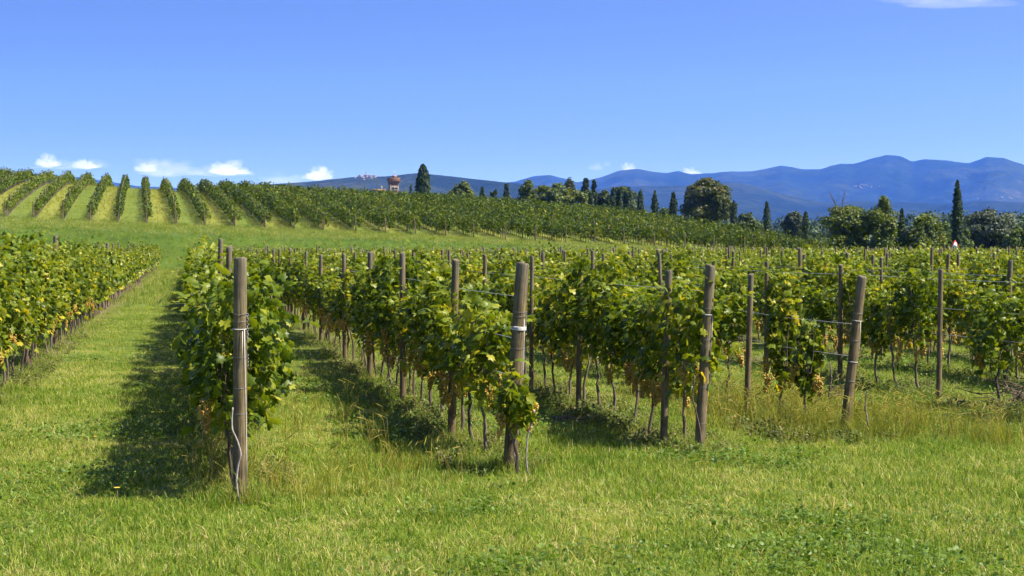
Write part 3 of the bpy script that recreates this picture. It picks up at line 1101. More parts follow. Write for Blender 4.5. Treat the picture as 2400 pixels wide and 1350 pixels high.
def add_band(post, z, r, mat='wire', th=.003, tilt=0.0):
    th = th * (.7 if mat == 'wire' else .85)
    V, f = ring(r * 1.005 + th, z, th, tilt=tilt)
    return link("wire_band", npmesh("wire_band", V, f, M['chain' if mat == 'wire' else mat]), post)


def add_string(post, pts, mat='string', th=.0022, name="hanging_string"):
    V, f = tube(pts, th, 4)
    return link(name, npmesh(name, V, f, M[mat]), post)


po, H, r, base, top = special_objs[IA]
fz = lambda py, pb=1180.0, pt=605.0: (pb - py) / (pb - pt) * H
add_chain(po, -.012, fz(738), 11, r)
add_chain(po, .032, fz(738), 10, r)
add_coil(po, .006, fz(862), fz(832), r, 4)
for z, m_, t in ((fz(735), 'wire', .003), (fz(752), 'wire', .002), (fz(770), 'string', .0035), (fz(836), 'wire', .002), (fz(908), 'wire', .0025), (fz(968), 'wire', .0025)):
    add_band(po, z, r, m_, t, .004)
add_string(po, [(-.052, -.045, fz(770)), (-.045, -.05, fz(860)), (-.036, -.058, fz(970)), (-.03, -.062, fz(1060)), (-.02, -.066, fz(1140))])
add_string(po, [(.06, -.03, fz(740)), (.064, -.03, fz(900)), (.06, -.035, fz(1120))])
add_string(po, [(-.062, -.03, fz(775)), (-.066, -.03, fz(850))])
po, H, r, base, top = special_objs[IB]
fz = lambda py, pb=1095.0, pt=617.0: (pb - py) / (pb - pt) * H
crk = []
for z in np.linspace(.35, H - .002, 24):
    a = -1.62 + .10 * math.sin(z * 2.2) - .12 * (1 - z / H)
    rr = (r * 1.03 + (r * .93 - r * 1.03) * z / H) * 1.005
    w = .0055 * (0.35 + 0.65 * min(1, z / H + .15)) * random.uniform(.7, 1.2)
    crk.append((rr, a, w, z))
cv = np.array([p for rr, a, w, z in crk for p in ((rr * math.cos(a) - w, rr * math.sin(a) - .0015, z), (rr * math.cos(a), rr * math.sin(a) + .012, z), (rr * math.cos(a) + w, rr * math.sin(a) - .0015, z))])
cf = np.array([(3 * k + j, 3 * k + j + 1, 3 * k + j + 4, 3 * k + j + 3) for k in range(len(crk) - 1) for j in range(2)] + [(3 * k, 3 * k + 2, 3 * k + 5, 3 * k + 3) for k in range(len(crk) - 1)])
link("crack", npmesh("crack", cv, cf, M['dark']), po)["label"] = "long dark drying crack down the post"
add_coil(po, .032, fz(775), fz(728), r, 9)
add_coil(po, .026, fz(870), fz(812), r, 11)
for z in (fz(763), fz(766), fz(769)):
    add_band(po, z, r, 'string', .0045, .002)
for z in (fz(728), fz(738), fz(812), fz(875), fz(936)):
    add_band(po, z, r, 'wire', .0022, .005)
add_string(po, [(-.045, -.05, fz(745)), (-.03, -.062, fz(800)), (-.015, -.07, fz(880)), (0, -.075, fz(940))])
add_string(po, [(.066, -.02, fz(766)), (.075, -.03, fz(850)), (.10, -.04, fz(950)), (.12, -.05, fz(1040))])
link("post_cap", npmesh("post_cap", *box(-.02, .02, -.015, .015, H - .001, H + .018), M['pale_bark']), po)
po, H, r, base, top = special_objs[IC]
fz = lambda py, pb=1060.0, pt=621.0: (pb - py) / (pb - pt) * H
add_coil(po, .024, fz(745), fz(722), r, 5)
add_coil(po, .01, fz(812), fz(795), r, 5)
add_band(po, fz(737), r, 'string', .0035)
for z in (fz(722), fz(795), fz(905), fz(990)):
    add_band(po, z, r, 'wire', .0022, .004)
add_string(po, [(-.04, -.05, fz(740)), (-.02, -.06, fz(800)), (.0, -.065, fz(890))])
po, H, r, base, top = special_objs[ID]
fz = lambda py, pb=1018.0, pt=647.0: (pb - py) / (pb - pt) * H
add_coil(po, .03, fz(750), fz(732), r, 5)
add_coil(po, .02, fz(820), fz(797), r, 7)
for z, m_ in ((fz(734), 'wire'), (fz(751), 'string'), (fz(797), 'wire'), (fz(847), 'string'), (fz(892), 'wire')):
    add_band(po, z, r, m_, .0028, .004)
add_string(po, [(-.05, -.03, fz(752)), (-.01, -.06, fz(800)), (.01, -.065, fz(880))])
add_string(po, [(.06, -.02, fz(752)), (.13, -.03, fz(860)), (.20, -.03, fz(1000))])

# trellis wires of the nearest rows
for i in (IZ, IA, IB, IC, ID, IE, IE + 1, IE + 2):
    u = U_ROWS[i]
    ys = FRONT_Y.get(i, 20.0)
    for h, nm in ((0.92, "lowest"), (1.30, "middle"), (1.72, "top")):
        pts = []
        for Y in np.linspace(ys, 75, 26):
            b = row_xy(u, Y)
            pts.append((b[0], b[1], tz(b[0], b[1]) + h + .012 * math.sin(Y * 1.9)))
        if i in special_objs:
            po, H, r, base, top = special_objs[i]
            pts[0] = tuple(base + (top - base) * (h / H))
        if i == ID and nm == 'top':
            continue
        V, f = tube(pts, .0028, 4)
        o = link("trellis_wire", npmesh("trellis_wire", V, f, M['wire']))
        tag(o, "%s steel trellis wire along %s" % (nm, row_words(i)[0]), "wire", "trellis wires strung along the vine rows")

# ------------------------------------------------------------------ grapevines of the lower vineyard
FOL = []
for k in range(18):
    rv = np.random.default_rng(700 + k)
    V, f, T = vine_foliage(200 + k, n=int(rv.uniform(430, 680)), z1=rv.uniform(1.38, 1.86), z0=rv.uniform(.54, .90), half=rv.uniform(.15, .27), gaps=rv.uniform(.30, .58), shoots=int(rv.integers(6, 15)))
    FOL.append(npmesh("vine_foliage", V, f, M['vine'], {"tint": T}))
FOL_Z = []
for k in range(6):
    V, f, T = vine_foliage(280 + k, n=860, z1=1.72 + .08 * k, z0=.60 + .06 * (k % 3), half=.27, gaps=.40, shoots=16)
    FOL_Z.append(npmesh("vine_foliage", V, f, M['vine'], {"tint": T}))
FOL_W = []
for k in range(6):
    V, f, T = vine_foliage(260 + k, n=660, z1=1.48 + .09 * k, z0=.56 + .06 * (k % 3), half=.30, gaps=.50, shoots=17)
    FOL_W.append(npmesh("vine_foliage", V, f, M['vine'], {"tint": T}))
FOL_N = []
for k, (L_, a, b_, n_) in enumerate(((.16, .50, 1.52, 380), (.16, .46, 1.24, 300), (.45, .5, .85, 190), (.5, .55, 1.75, 360))):
    V, f, T = vine_foliage(300 + k, length=L_, n=n_, z0=a, z1=b_, half=(.13, .13, .15, .15)[k], gaps=.1, shoots=2)
    FOL_N.append(npmesh("vine_foliage", V, f, M['vine'], {"tint": T}))
TRUNK = []
for k in range(6):
    V, f, T = trunk_mesh(320 + k)
    TRUNK.append(npmesh("vine_trunk", V, f, M['bark'], smooth=True))
BUNCH = []
for k in range(5):
    V, f, T = bunch_mesh(340 + k)
    BUNCH.append(npmesh("grape_bunch", V, f, M['grape'], {"tint": T}, smooth=True))
# whole small vines for the far part of the field
FARVINE = bpy.data.collections.new("far_vine_kinds")
for k in range(8):
    parts = []
    V, f, T = vine_foliage(400 + k, n=420, kind='six', size=(.09, .17), z1=1.42 + .11 * (k % 4), half=.22 + .03 * (k % 3), gaps=.36)
    vf = (V, f, T)
    tv, tf, tt = trunk_mesh(420 + k, r=.024)
    bparts = []
    rg = np.random.default_rng(430 + k)
    for q in range(7):
        c = np.array([rg.choice([-1, 1]) * rg.uniform(.1, .24), rg.uniform(-.42, .42), rg.uniform(.6, .85)])
        bparts.append((ICO_V * np.array([.04, .04, .085]) + c, ICO_F, rg.random()))
    bV, bF, bT = joinm(bparts)
    Vj, Fj, Tj = joinm([vf, (tv, tf, .5), (bV, bF, bT)])
    me = npmesh("far_vine", Vj, Fj, [M['vine'], M['bark'], M['grape']], {"tint": Tj})
    nv0, nv1 = len(V), len(V) + len(tv)
    first = np.empty(len(me.loops), np.int32)
    me.loops.foreach_get("vertex_index", first)
    ls = np.empty(len(me.polygons), np.int32)
    me.polygons.foreach_get("loop_start", ls)
    fv = first[ls]
    me.polygons.foreach_set("material_index", np.where(fv < nv0, 0, np.where(fv < nv1, 1, 2)).astype(np.int32))
    FARVINE.objects.link(bpy.data.objects.new("far_vine_kind", me))


def gn_instances(name, pts, rotz, scale, idx, coll, tilt=None):
    """one stuff object: instances of the kinds in coll on points"""
    me = bpy.data.meshes.new(name)
    pts = np.asarray(pts, np.float32)
    me.vertices.add(len(pts))
    me.vertices.foreach_set("co", pts.ravel())
    rot = np.zeros((len(pts), 3), np.float32)
    rot[:, 2] = rotz
    if tilt is not None:
        rot[:, :2] = tilt
    a = me.attributes.new("rot", 'FLOAT_VECTOR', 'POINT')
    a.data.foreach_set("vector", rot.ravel())
    a = me.attributes.new("scl", 'FLOAT_VECTOR', 'POINT')
    scale = np.asarray(scale, np.float32)
    if scale.ndim == 1:
        scale = np.repeat(scale[:, None], 3, 1)
    a.data.foreach_set("vector", scale.astype(np.float32).ravel())
    a = me.attributes.new("idx", 'INT', 'POINT')
    a.data.foreach_set("value", np.asarray(idx, np.int32))
    me.update()
    o = link(name, me)
    ng = bpy.data.node_groups.new(name + "_nodes", 'GeometryNodeTree')
    ng.interface.new_socket('Geometry', in_out='INPUT', socket_type='NodeSocketGeometry')
    ng.interface.new_socket('Geometry', in_out='OUTPUT', socket_type='NodeSocketGeometry')
    N, L = ng.nodes, ng.links
    gi, go = N.new('NodeGroupInput'), N.new('NodeGroupOutput')
    ip = N.new('GeometryNodeInstanceOnPoints')
    ci = N.new('GeometryNodeCollectionInfo')
    ci.inputs[0].default_value = coll
    ci.inputs['Separate Children'].default_value = True
    ci.inputs['Reset Children'].default_value = True
    ip.inputs['Pick Instance'].default_value = True

    def named(nm, typ):
        n = N.new('GeometryNodeInputNamedAttribute')
        n.data_type = typ
        n.inputs[0].default_value = nm
        return n.outputs[0]
    L.new(gi.outputs[0], ip.inputs['Points'])
    L.new(ci.outputs[0], ip.inputs['Instance'])
    L.new(named("idx", 'INT'), ip.inputs['Instance Index'])
    e2r = N.new('FunctionNodeEulerToRotation')
    L.new(named("rot", 'FLOAT_VECTOR'), e2r.inputs[0])
    L.new(e2r.outputs[0], ip.inputs['Rotation'])
    L.new(named("scl", 'FLOAT_VECTOR'), ip.inputs['Scale'])
    L.new(ip.outputs[0], go.inputs[0])
    md = o.modifiers.new("instances", 'NODES')
    md.node_group = ng
    return o


vines = []      # (Y, row, X, special)
for i, u in enumerate(U_ROWS):
    Y = FRONT_Y.get(i, 12.0) + (0.60 if i == IA else 0.45)
    while Y < LOW_END - .5:
        b = row_xy(u, Y)
        ok = in_view(b[0], b[1], 230 if Y < 30 else 90)
        if i == ID and 19.0 < Y < row_pt_px(ID, 1712):
            ok = False          # the gap behind the leaning post
        if i in (ID, IE) and any(abs(Y - pp[1]) < .42 for pp in POSTS if pp[0] == i):
            ok = False
        if i == IB and Y < 17.6:
            ok = False
        if i in (IE, ID) and random.random() < .22:
            ok = False
        if ok and random.random() > (0.05 if Y > 25 else 0.0):
            vines.append((Y, i, b, None))
        Y += 0.84 * random.uniform(.92, 1.08) * RD[1]
for (i, px, var) in ((ID, 1832, 0), (ID, 1893, 1), (IB, 1215, 2)):
    Y = row_pt_px(i, px)
    vines.append((Y + (.15 if i == IB else 0), i, row_xy(U_ROWS[i], Y + (.15 if i == IB else 0)), var))
# hidden left rows count as far ones
vines.sort(key=lambda a: a[0] + (60 if a[1] < IZ else 0))
VSEEN = {}
far = []
bare = {IZ: 0}
for n, (Y, i, b, var) in enumerate(vines):
    z = tz(b[0], b[1])
    rz = YAW + (math.pi if random.random() < .5 else 0)
    if n < 300:
        o = empty("grapevine", (b[0], b[1], z), rz)
        hs = random.uniform(.90, 1.10)
        if var is not None:
            fme, hs = FOL_N[var], 1.0
        elif i == IA and Y < 22:
            fme = random.choice(FOL_W)
        elif i == IZ:
            fme = random.choice(FOL_Z)
        elif i == IA:
            fme = random.choice(FOL_W)
        else:
            fme = random.choice(FOL)
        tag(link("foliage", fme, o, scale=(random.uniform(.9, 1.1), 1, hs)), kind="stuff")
        th = 0.80 if var is None else (.62, .6, .55, .62)[var]
        link("trunk", random.choice(TRUNK), o, scale=(1, 1 if var is None else .35, th / .85), rot=(0, 0, random.uniform(-.4, .4)))
        nb = (random.randint(2, 5) if Y < 30 else random.randint(1, 3)) if i not in (IZ, IA) else random.randint(1, 3)
        if var is not None:
            nb = (6, 5, 3, 4)[var]
        hl = .42 if var is None else .08
        for q in range(nb):
            sx = random.choice((-1, 1)) * random.uniform(.12, .30) * (1 if var is None else .6)
            zb = random.uniform(.66, .95) if var is None else random.uniform(.55, .85)
            link("grape_bunch", random.choice(BUNCH), o, loc=(sx, random.uniform(-hl, hl), zb * (hs if i != IZ else 1.0)), rot=(random.gauss(0, .12), random.gauss(0, .12), random.uniform(0, 6)), scale=random.uniform(.95, 1.4))
        k = VSEEN.get(i, 0)
        VSEEN[i] = k + 1
        rw, side = row_words(i)
        if var is not None:
            lab = ("narrow tall vine with grapes in the gap behind the leaning post", "short narrow vine with grapes nearest the leaning post, in tall grass", "small leafy clump with grapes wrapped round the cracked white-banded post",
                   "vine at the edge of the gap behind the leaning post")[var]
        else:
            lab = "%s grapevine from the %s in %s" % (ORD[k], "front" if side == "front" else side + " edge", rw)
        tag(o, lab, "grapevine", "grapevines of the lower vineyard")
    else:
        far.append((b[0], b[1], z, rz, i))
fa = np.array([(a[0], a[1], a[2]) for a in far])
nf = len(fa)
sc = np.stack([RNG.uniform(.9, 1.15, nf), np.full(nf, 1.0), RNG.uniform(.92, 1.08, nf) * np.where(np.array([a[4] for a in far]) <= IZ, 1.12, 1.0)], -1)
o = gn_instances("far_vines", fa, [a[3] for a in far], sc, RNG.integers(0, 8, nf), FARVINE)
tag(o, "mass of vines in the far rows of the lower vineyard", "vines", kind="stuff")

# single large leaves one can pick out round the front posts
V, f, T = LEAF_V.copy(), LEAF_F, np.full(13, .5)
LEAFVAR = []
for k in range(5):
    LEAFVAR.append(npmesh("large_leaf", LEAF_V * np.array([1, 1, 1 + .3 * k]), LEAF_F, M['vine'], {"tint": np.full(13, (.35, .5, .62, .8, .97)[k])}))
fronts = {}
for o in COL.objects:
    if o.name.startswith("grapevine") and o.parent is None:
        lb = o["label"]
        if lb.startswith("first grapevine from the front") or lb.startswith("second grapevine from the front") or "leaning post," in lb or "wrapped" in lb or "narrow tall" in lb:
            fronts[o.name] = o
for nm, o in fronts.items():
    wide = 'first' in o["label"] or 'second' in o["label"]
    for k in range(42 if wide else 26):
        a = random.uniform(0, 2 * math.pi)
        rx, ry = (.30, .34) if wide else (.11, .09)
        z = random.uniform(.6, 1.75 if wide else 1.15)
        nrm = Vector((math.cos(a) * rx, math.sin(a) * ry, .15)).normalized()
        p = Vector((math.cos(a) * rx * random.uniform(.75, 1.1), math.sin(a) * ry * random.uniform(.8, 1.1), z))
        q = (nrm + Vector((random.gauss(0, .35), random.gauss(0, .35), random.gauss(.25, .35)))).normalized().to_track_quat('Z', 'Y')
        e = (q.to_matrix() @ Matrix.Rotation(math.pi + random.gauss(0, .6), 3, 'Z')).to_euler()
        vi = random.choices(range(5), (2, 3, 3, 1.5, .8))[0]
        link("leaf", LEAFVAR[vi], o, loc=p, rot=e, scale=random.uniform(.075, .12))


# bare canes and trunks beside the front posts
def cane(name, pix, Y, rad, label, mat='pale_bark', roots=True):
    pts = [P(x, y, Y) for x, y in pix]
    n = 40
    t = np.linspace(0, len(pts) - 1, n)
    A = np.array(pts)
    Q = np.stack([np.interp(t, np.arange(len(pts)), A[:, k]) for k in range(3)], -1)
    for k in range(2):
        Q[1:-1] = (Q[:-2] + 2 * Q[1:-1] + Q[2:]) / 4
    Q[:, 1] += np.cumsum(RNG.normal(0, .004, n))
    rr = rad * np.interp(np.linspace(0, 1, n), [0, 1], [.75, 1.2]) * (1 + .25 * np.abs(np.sin(np.arange(n) * 1.3)) ** 6)
    parts = [(*tube(Q, rr, 7), None)]
    if roots:
        for k in range(6):
            d = np.array([RNG.normal(0, .05), RNG.normal(-.02, .03), -.02])
            parts.append((*tube([Q[-1], Q[-1] + d * .6 + [0, 0, .01], Q[-1] + d], [rad * .7, rad * .5, rad * .2], 5), None))
    V, f, T = joinm(parts)
    o = link(name, npmesh(name, V, f, M[mat], smooth=True))
    tag(o, label, "vine")
    return o


YA = row_pt_px(IA, 560)
cane("young_vine", [(546, 955), (543, 985), (545, 1008), (556, 1028), (561, 1045), (566, 1065), (560, 1080), (556, 1105), (555, 1130), (558, 1160), (567, 1185), (576, 1196)], YA - .13, .008, "twisted pale grey vine stem climbing the leftmost foreground post")
YB = row_pt_px(IB, 1195)
cane("young_vine", [(1252, 962), (1247, 990), (1238, 1015), (1234, 1050), (1233, 1080), (1237, 1108), (1248, 1130), (1256, 1136)], YB - .45, .008, "bare curved grey vine stem standing right of the cracked post")
cane("young_vine", [(1217, 975), (1213, 1003), (1207, 1028), (1205, 1065), (1208, 1090), (1210, 1104)], YB - .10, .0075, "dark vine stem leaning against the cracked post", mat='bark')
cane("young_vine", [(1628, 880), (1622, 930), (1630, 960), (1640, 1000), (1645, 1045)], row_pt_px(IC, 1640) - .12, .008, "thin dark vine stem curving up the third foreground post", mat='bark')
cane("dead_cane", [(1945, 850), (1948, 885), (1942, 930)], 21.0, .010, "dark leafy creeper stalk left of the leaning post", mat='bark', roots=False)
cane("dead_cane", [(2032, 915), (2028, 955), (2035, 1000)], 19.6, .010, "dark climbing stalk right of the leaning post", mat='bark', roots=False)


# ------------------------------------------------------------------ upper vineyard: one hedge-like row after another
def upper_row(bpx, k):
    rg = np.random.default_rng(900 + k)
    X0 = (bpx - 1200) / F * 174.0
    Lr = 122.0
    per = 62 + 56 * np.clip((bpx - 420) / 260, 0, 1)
    n = int(Lr * per)
    t = rg.uniform(0, Lr, n)
    vine = np.floor(t / 1.05)
    rr = np.random.default_rng(5000 + k)
    vh = rr.uniform(-.30, .22, 200)[vine.astype(int)]
    vw = rr.uniform(.65, 1.3, 200)[vine.astype(int)]
    vs_ = rr.uniform(-.10, .10, 200)[vine.astype(int)]
    miss = (rr.random(200) < .05)[vine.astype(int)]
    right = np.clip((bpx - 400) / 350, 0, 1)
    z0, z1 = .60 - .06 * right, 1.74 + .30 * right
    hz = rg.beta(1.4, 1.1, n)
    side = rg.choice([-1, 1], n)
    prof = (0.35 + .75 * np.sin(np.clip(hz, 0, 1) * 2.4 + .35)) * (.30 + .42 * right)
    local = np.abs((t / 1.05) % 1 - .5) * 2
    x = side * prof * vw * (1 - .25 * local) * rg.uniform(.35, 1.1, n) + vs_
    z = z0 + (z1 - z0) * hz * (1 - .30 * local) + vh * hz
    m_ = int(n * .05)
    z[:m_] = z1 + vh[:m_] + rg.uniform(-.1, .34, m_)
    x[:m_] *= .8
    keep = ~miss | (rg.random(n) < .25)
    t, x, z, side, hz = (a[keep] for a in (t, x, z, side, hz))
    n = len(t)
    bx, by = X0 + URD[0] * t + x * URD[1], 174.0 + .6 + URD[1] * t - x * URD[0]
    Z = terr(X0 + URD[0] * t, 174.6 + URD[1] * t) + z
    pos = np.stack([bx, by, Z], -1)
    nrm = np.stack([side * .8 * URD[1], -side * .8 * URD[0], np.full(n, .6)], -1) + rg.normal(0, .45, (n, 3))
    tip = rg.normal(0, .6, (n, 3)) + np.array([0, 0, -.5]) + np.stack([side * .6, 0 * side, 0 * side], -1)
    far_ = 1 + t / Lr * .5
    size = rg.uniform(.13, .26 + .06 * right, n) * far_
    keep = (t < 95) | (rg.random(n) < .6)
    tint = np.clip(.40 + .20 * rg.normal(size=n) + .25 * (hz - .5) * 0 + .14 * rr.normal(size=200)[np.floor(t / 1.05).astype(int)], 0, 1)
    V, f, T = scatter_leaves(pos[keep], nrm[keep], tip[keep], size[keep], tint[keep], 'quad')
    root = empty("vine_row", (X0, 174.0, tz(X0, 174.0)))
    off = np.array(root.location)
    fo = link("foliage", npmesh("upper_foliage", V - off, f, M['vine_up'], {"tint": T}), root)
    fo["kind"] = "stuff"
    parts = []
    for q in range(int(95 / 1.05)):
        tt = (q + .5) * 1.05
        xx, yy = X0 + URD[0] * tt, 174.6 + URD[1] * tt
        zz = tz(xx, yy)
        a = np.array([xx, yy, zz - .05])
        b = a + [rg.normal(0, .05), rg.normal(0, .05), .95]
        V3, f3 = tube([a, b], [.035, .022], 4, cap=False)
        parts.append((V3, f3, .5))
    V, f, T = joinm(parts)
    tr = link("trunks", npmesh("upper_trunks", V - off, f, M['bark']), root)
    tr["kind"] = "stuff"
    parts = []
    for q in range(1, 16):
        tt = q * 6.1
        xx, yy = X0 + URD[0] * tt, 174.6 + URD[1] * tt
        zz = tz(xx, yy)
        V3, f3 = tube([(xx, yy, zz - .05), (xx + rg.normal(0, .05), yy, zz + rg.uniform(1.75, 2.05))], .04, 5)
        parts.append((V3, f3, .5))
    V, f, T = joinm(parts)
    st = link("stakes", npmesh("upper_stakes", V - off, f, M['wood'], {"tint": T}), root)
    st["kind"] = "stuff"
    return root


EP = [post_mesh(960 + k, 1.75, .06, .055) for k in range(3)]
vis = [b for b in UP_BASE if b >= 0]
for k, bpx in enumerate(UP_BASE):
    root = upper_row(bpx, k)
    X0 = (bpx - 1200) / F * 174.0
    if bpx < 0:
        lab = "%s vine row entering the upper slope from beyond the left edge" % ORD[UP_BASE.index(bpx)]
    else:
        j = vis.index(bpx)
        lab = "%s vine row from the left on the upper slope, counted at its near ends" % ORD[j]
    tag(root, lab, "vine row", "vine rows of the upper vineyard")
    if 0 <= bpx <= 1830:
        o = link("row_end_post", random.choice(EP), loc=(X0, 173.9, tz(X0, 173.9)), rot=(random.gauss(0, .05), random.gauss(0, .05), 0), scale=(1, 1, random.uniform(.9, 1.12)))
        tag(o, "grey end post of the %s upper vine row from the left" % ORD[j], "post", "end posts of the upper vine rows")


# ------------------------------------------------------------------ trees
def tree(name, label, px, top_py, w_px, Y, mat, style='round', nleaf=3200, lsize=.42, seed=1, group=None, cat="tree", base_frac=.12, trunk=True):
    rg = np.random.default_rng(seed)
    X = (px - 1200) / F * Y
    z0 = tz(X, Y)
    ztop = P(px, top_py, Y).z
    H = max(ztop - z0, 2.0 if name != 'wild_shrub' else .5)
    W = w_px / F * Y
    root = empty(name, (X, Y, z0))
    parts = []
    if style == 'cypress':
        n = nleaf
        h = rg.beta(1.15, 1.35, n)
        prof = np.clip(1.05 * np.sin(np.pi * np.clip(h * .80 + .20, 0, 1)) ** .55, .03, 1)
        a = rg.uniform(0, 2 * np.pi, n)
        lump = 1 + .22 * snoise(np.cos(a) * 2 + seed, h * 9 + np.sin(a) * 2, seed, 3)
        r = W / 2 * prof * lump * np.where(rg.random(n) < .8, rg.uniform(.8, 1.08, n), rg.uniform(.2, .8, n))
        pos = np.stack([r * np.cos(a), r * np.sin(a), .25 + h * (H - .3)], -1)
        nrm = np.stack([np.cos(a), np.sin(a), np.full(n, .25)], -1) + rg.normal(0, .4, (n, 3))
        tip = np.stack([.25 * np.cos(a), .25 * np.sin(a), np.full(n, 1.0)], -1) + rg.normal(0, .25, (n, 3))
        V, f, T = scatter_leaves(pos, nrm, tip, rg.uniform(.6, 1.3, n) * lsize, np.clip(.45 + .2 * rg.normal(size=n) + .2 * (lump - 1), 0, 1), 'quad')
        V[:, 2] = np.maximum(V[:, 2], .1)
    else:
        nl = {'round': 38, 'tall': 34, 'bush': 34, 'conifer': 36}[style]
        lobes = []
        for k in range(nl):
            hz = rg.uniform(0, 1)
            if style == 'conifer':
                wr = (1 - hz) * .9 + .06
            elif style == 'tall':
                wr = math.sin(math.pi * (hz * .82 + .12)) ** .8
            else:
                wr = math.sqrt(max(1 - (2 * hz * .93 - .86) ** 2, .05))
            a = rg.uniform(0, 2 * np.pi)
            q = rg.uniform(.35, 1.0) * wr
            sz = rg.uniform(.15, .28) * (.6 if style == 'conifer' else 1) * (1.0 if hz < .8 else .75)
            lobes.append((q * math.cos(a), q * math.sin(a), hz, sz))
        lobes.append((0, 0, .5, .42))
        lobes.append((0, 0, .92, .14))
        tot = sum(l[3] ** 2 for l in lobes)
        zb = base_frac * H
        Vs = []
        for (lx, ly, hz, sz) in lobes:
            n = int(nleaf * sz ** 2 / tot) + 4
            d = norm(rg.normal(size=(n, 3)))
            d[:, 2] = np.where(d[:, 2] < -.55, -d[:, 2], d[:, 2])
            lump = 1 + .3 * snoise(d[:, 0] * 2.2 + seed + lx * 9, d[:, 1] * 2.2 + d[:, 2] * 2.2, seed, 2)
            rr = np.where(rg.random(n) < .75, rg.uniform(.8, 1.1, n), rg.uniform(.3, .8, n)) * lump
            sx, szz = sz * W * .62, sz * (H - zb) * .55
            sx = min(sx, szz * 1.6)
            c = np.array([lx * (W / 2 - sx * .6), ly * (W / 2 - sx * .6), zb + szz * .7 + hz * (H - zb - szz * 1.6)])
            pos = c + d * rr[:, None] * np.array([sx, sx, szz])
            nrm = d * .9 + np.array([0, 0, .35]) + rg.normal(0, .5, (n, 3))
            tip = rg.normal(0, .7, (n, 3)) + d * .6 + np.array([0, 0, -.3])
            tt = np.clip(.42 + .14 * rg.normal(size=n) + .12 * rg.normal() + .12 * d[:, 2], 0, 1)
            Vs.append(scatter_leaves(pos, nrm, tip, rg.uniform(.6, 1.35, n) * lsize, tt, 'quad'))
        V, f, T = joinm(Vs)
        V[:, 2] = np.maximum(V[:, 2], .05)
    cr = link("crown", npmesh("crown", V, f, M[mat], {"tint": T}), root)
    cr["kind"] = "stuff"
    if trunk:
        r0 = max(.07, min(.035 * H, .4))
        parts = [(*tube([(0, 0, -.2), (rg.normal(0, .1), rg.normal(0, .1), H * .35), (rg.normal(0, .15), rg.normal(0, .15), H * .72)], [r0, r0 * .7, r0 * .25], 7), None)]
        if style != 'cypress':
            for k in range(6):
                a = rg.uniform(0, 2 * np.pi)
                zz = H * rg.uniform(.2, .5)
                parts.append((*tube([(0, 0, zz), (math.cos(a) * W * .18, math.sin(a) * W * .18, zz + H * .12), (math.cos(a) * W * .36, math.sin(a) * W * .36, zz + H * .24)], [r0 * .45, r0 * .3, r0 * .1], 5), None))
        V, f, T = joinm(parts)
        link("trunk", npmesh("tree_trunk", V, f, M['tree_bark'], smooth=True), root)
    tag(root, label, cat, group)
    return root


CY = "cypress trees behind the vineyard"
cyp = [(992, 388, 33, 330, "broad ragged cypress on the skyline right of the brick tower", 3600, .5),
       (963, 434, 12, 420, "tiny pointed cypress between the tower and the broad cypress", 500, .4),
       (1384, 452, 13, 300, "slim cypress in front of the dark wood, left of the paired cypresses", 700, .34),
       (1425, 460, 12, 300, "short slim cypress just left of the paired cypresses", 700, .34),
       (1436, 441, 16, 305, "left one of two tall cypresses side by side in the dark wood", 900, .34),
       (1452, 444, 16, 305, "right one of two tall cypresses side by side in the dark wood", 900, .34),
       (1501, 445, 15, 290, "first free-standing slim cypress right of the dark wood", 1100, .30),
       (1534, 449, 16, 288, "second free-standing slim cypress right of the dark wood, blunt topped", 1100, .30),
       (1578, 452, 18, 285, "third free-standing slim cypress, just left of the big round tree", 1100, .30),
       (1609, 446, 15, 300, "cypress half hidden behind the left side of the big round tree", 900, .30),
       (1719, 472, 17, 270, "slim cypress touching the right side of the big round tree", 1000, .28),
       (1797, 474, 16, 262, "lone pointed cypress midway between the big tree and the broad bush", 1000, .27),
       (1888, 497, 17, 250, "short cypress just left of the broad bushy tree", 900, .27),
       (2113, 490, 17, 172, "thin cypress wedged between the two bushy trees on the right", 1000, .22),
       (2243, 425, 23, 176, "tallest dark cypress, standing alone behind the road sign", 2600, .24)]
for k, (px, py, w, Y, lab, n, ls) in enumerate(cyp):
    tree("cypress_tree", lab, px, py, w, Y, 'cypress', 'cypress', n, ls, 1200 + k, CY)
TR = "trees behind the vineyard"
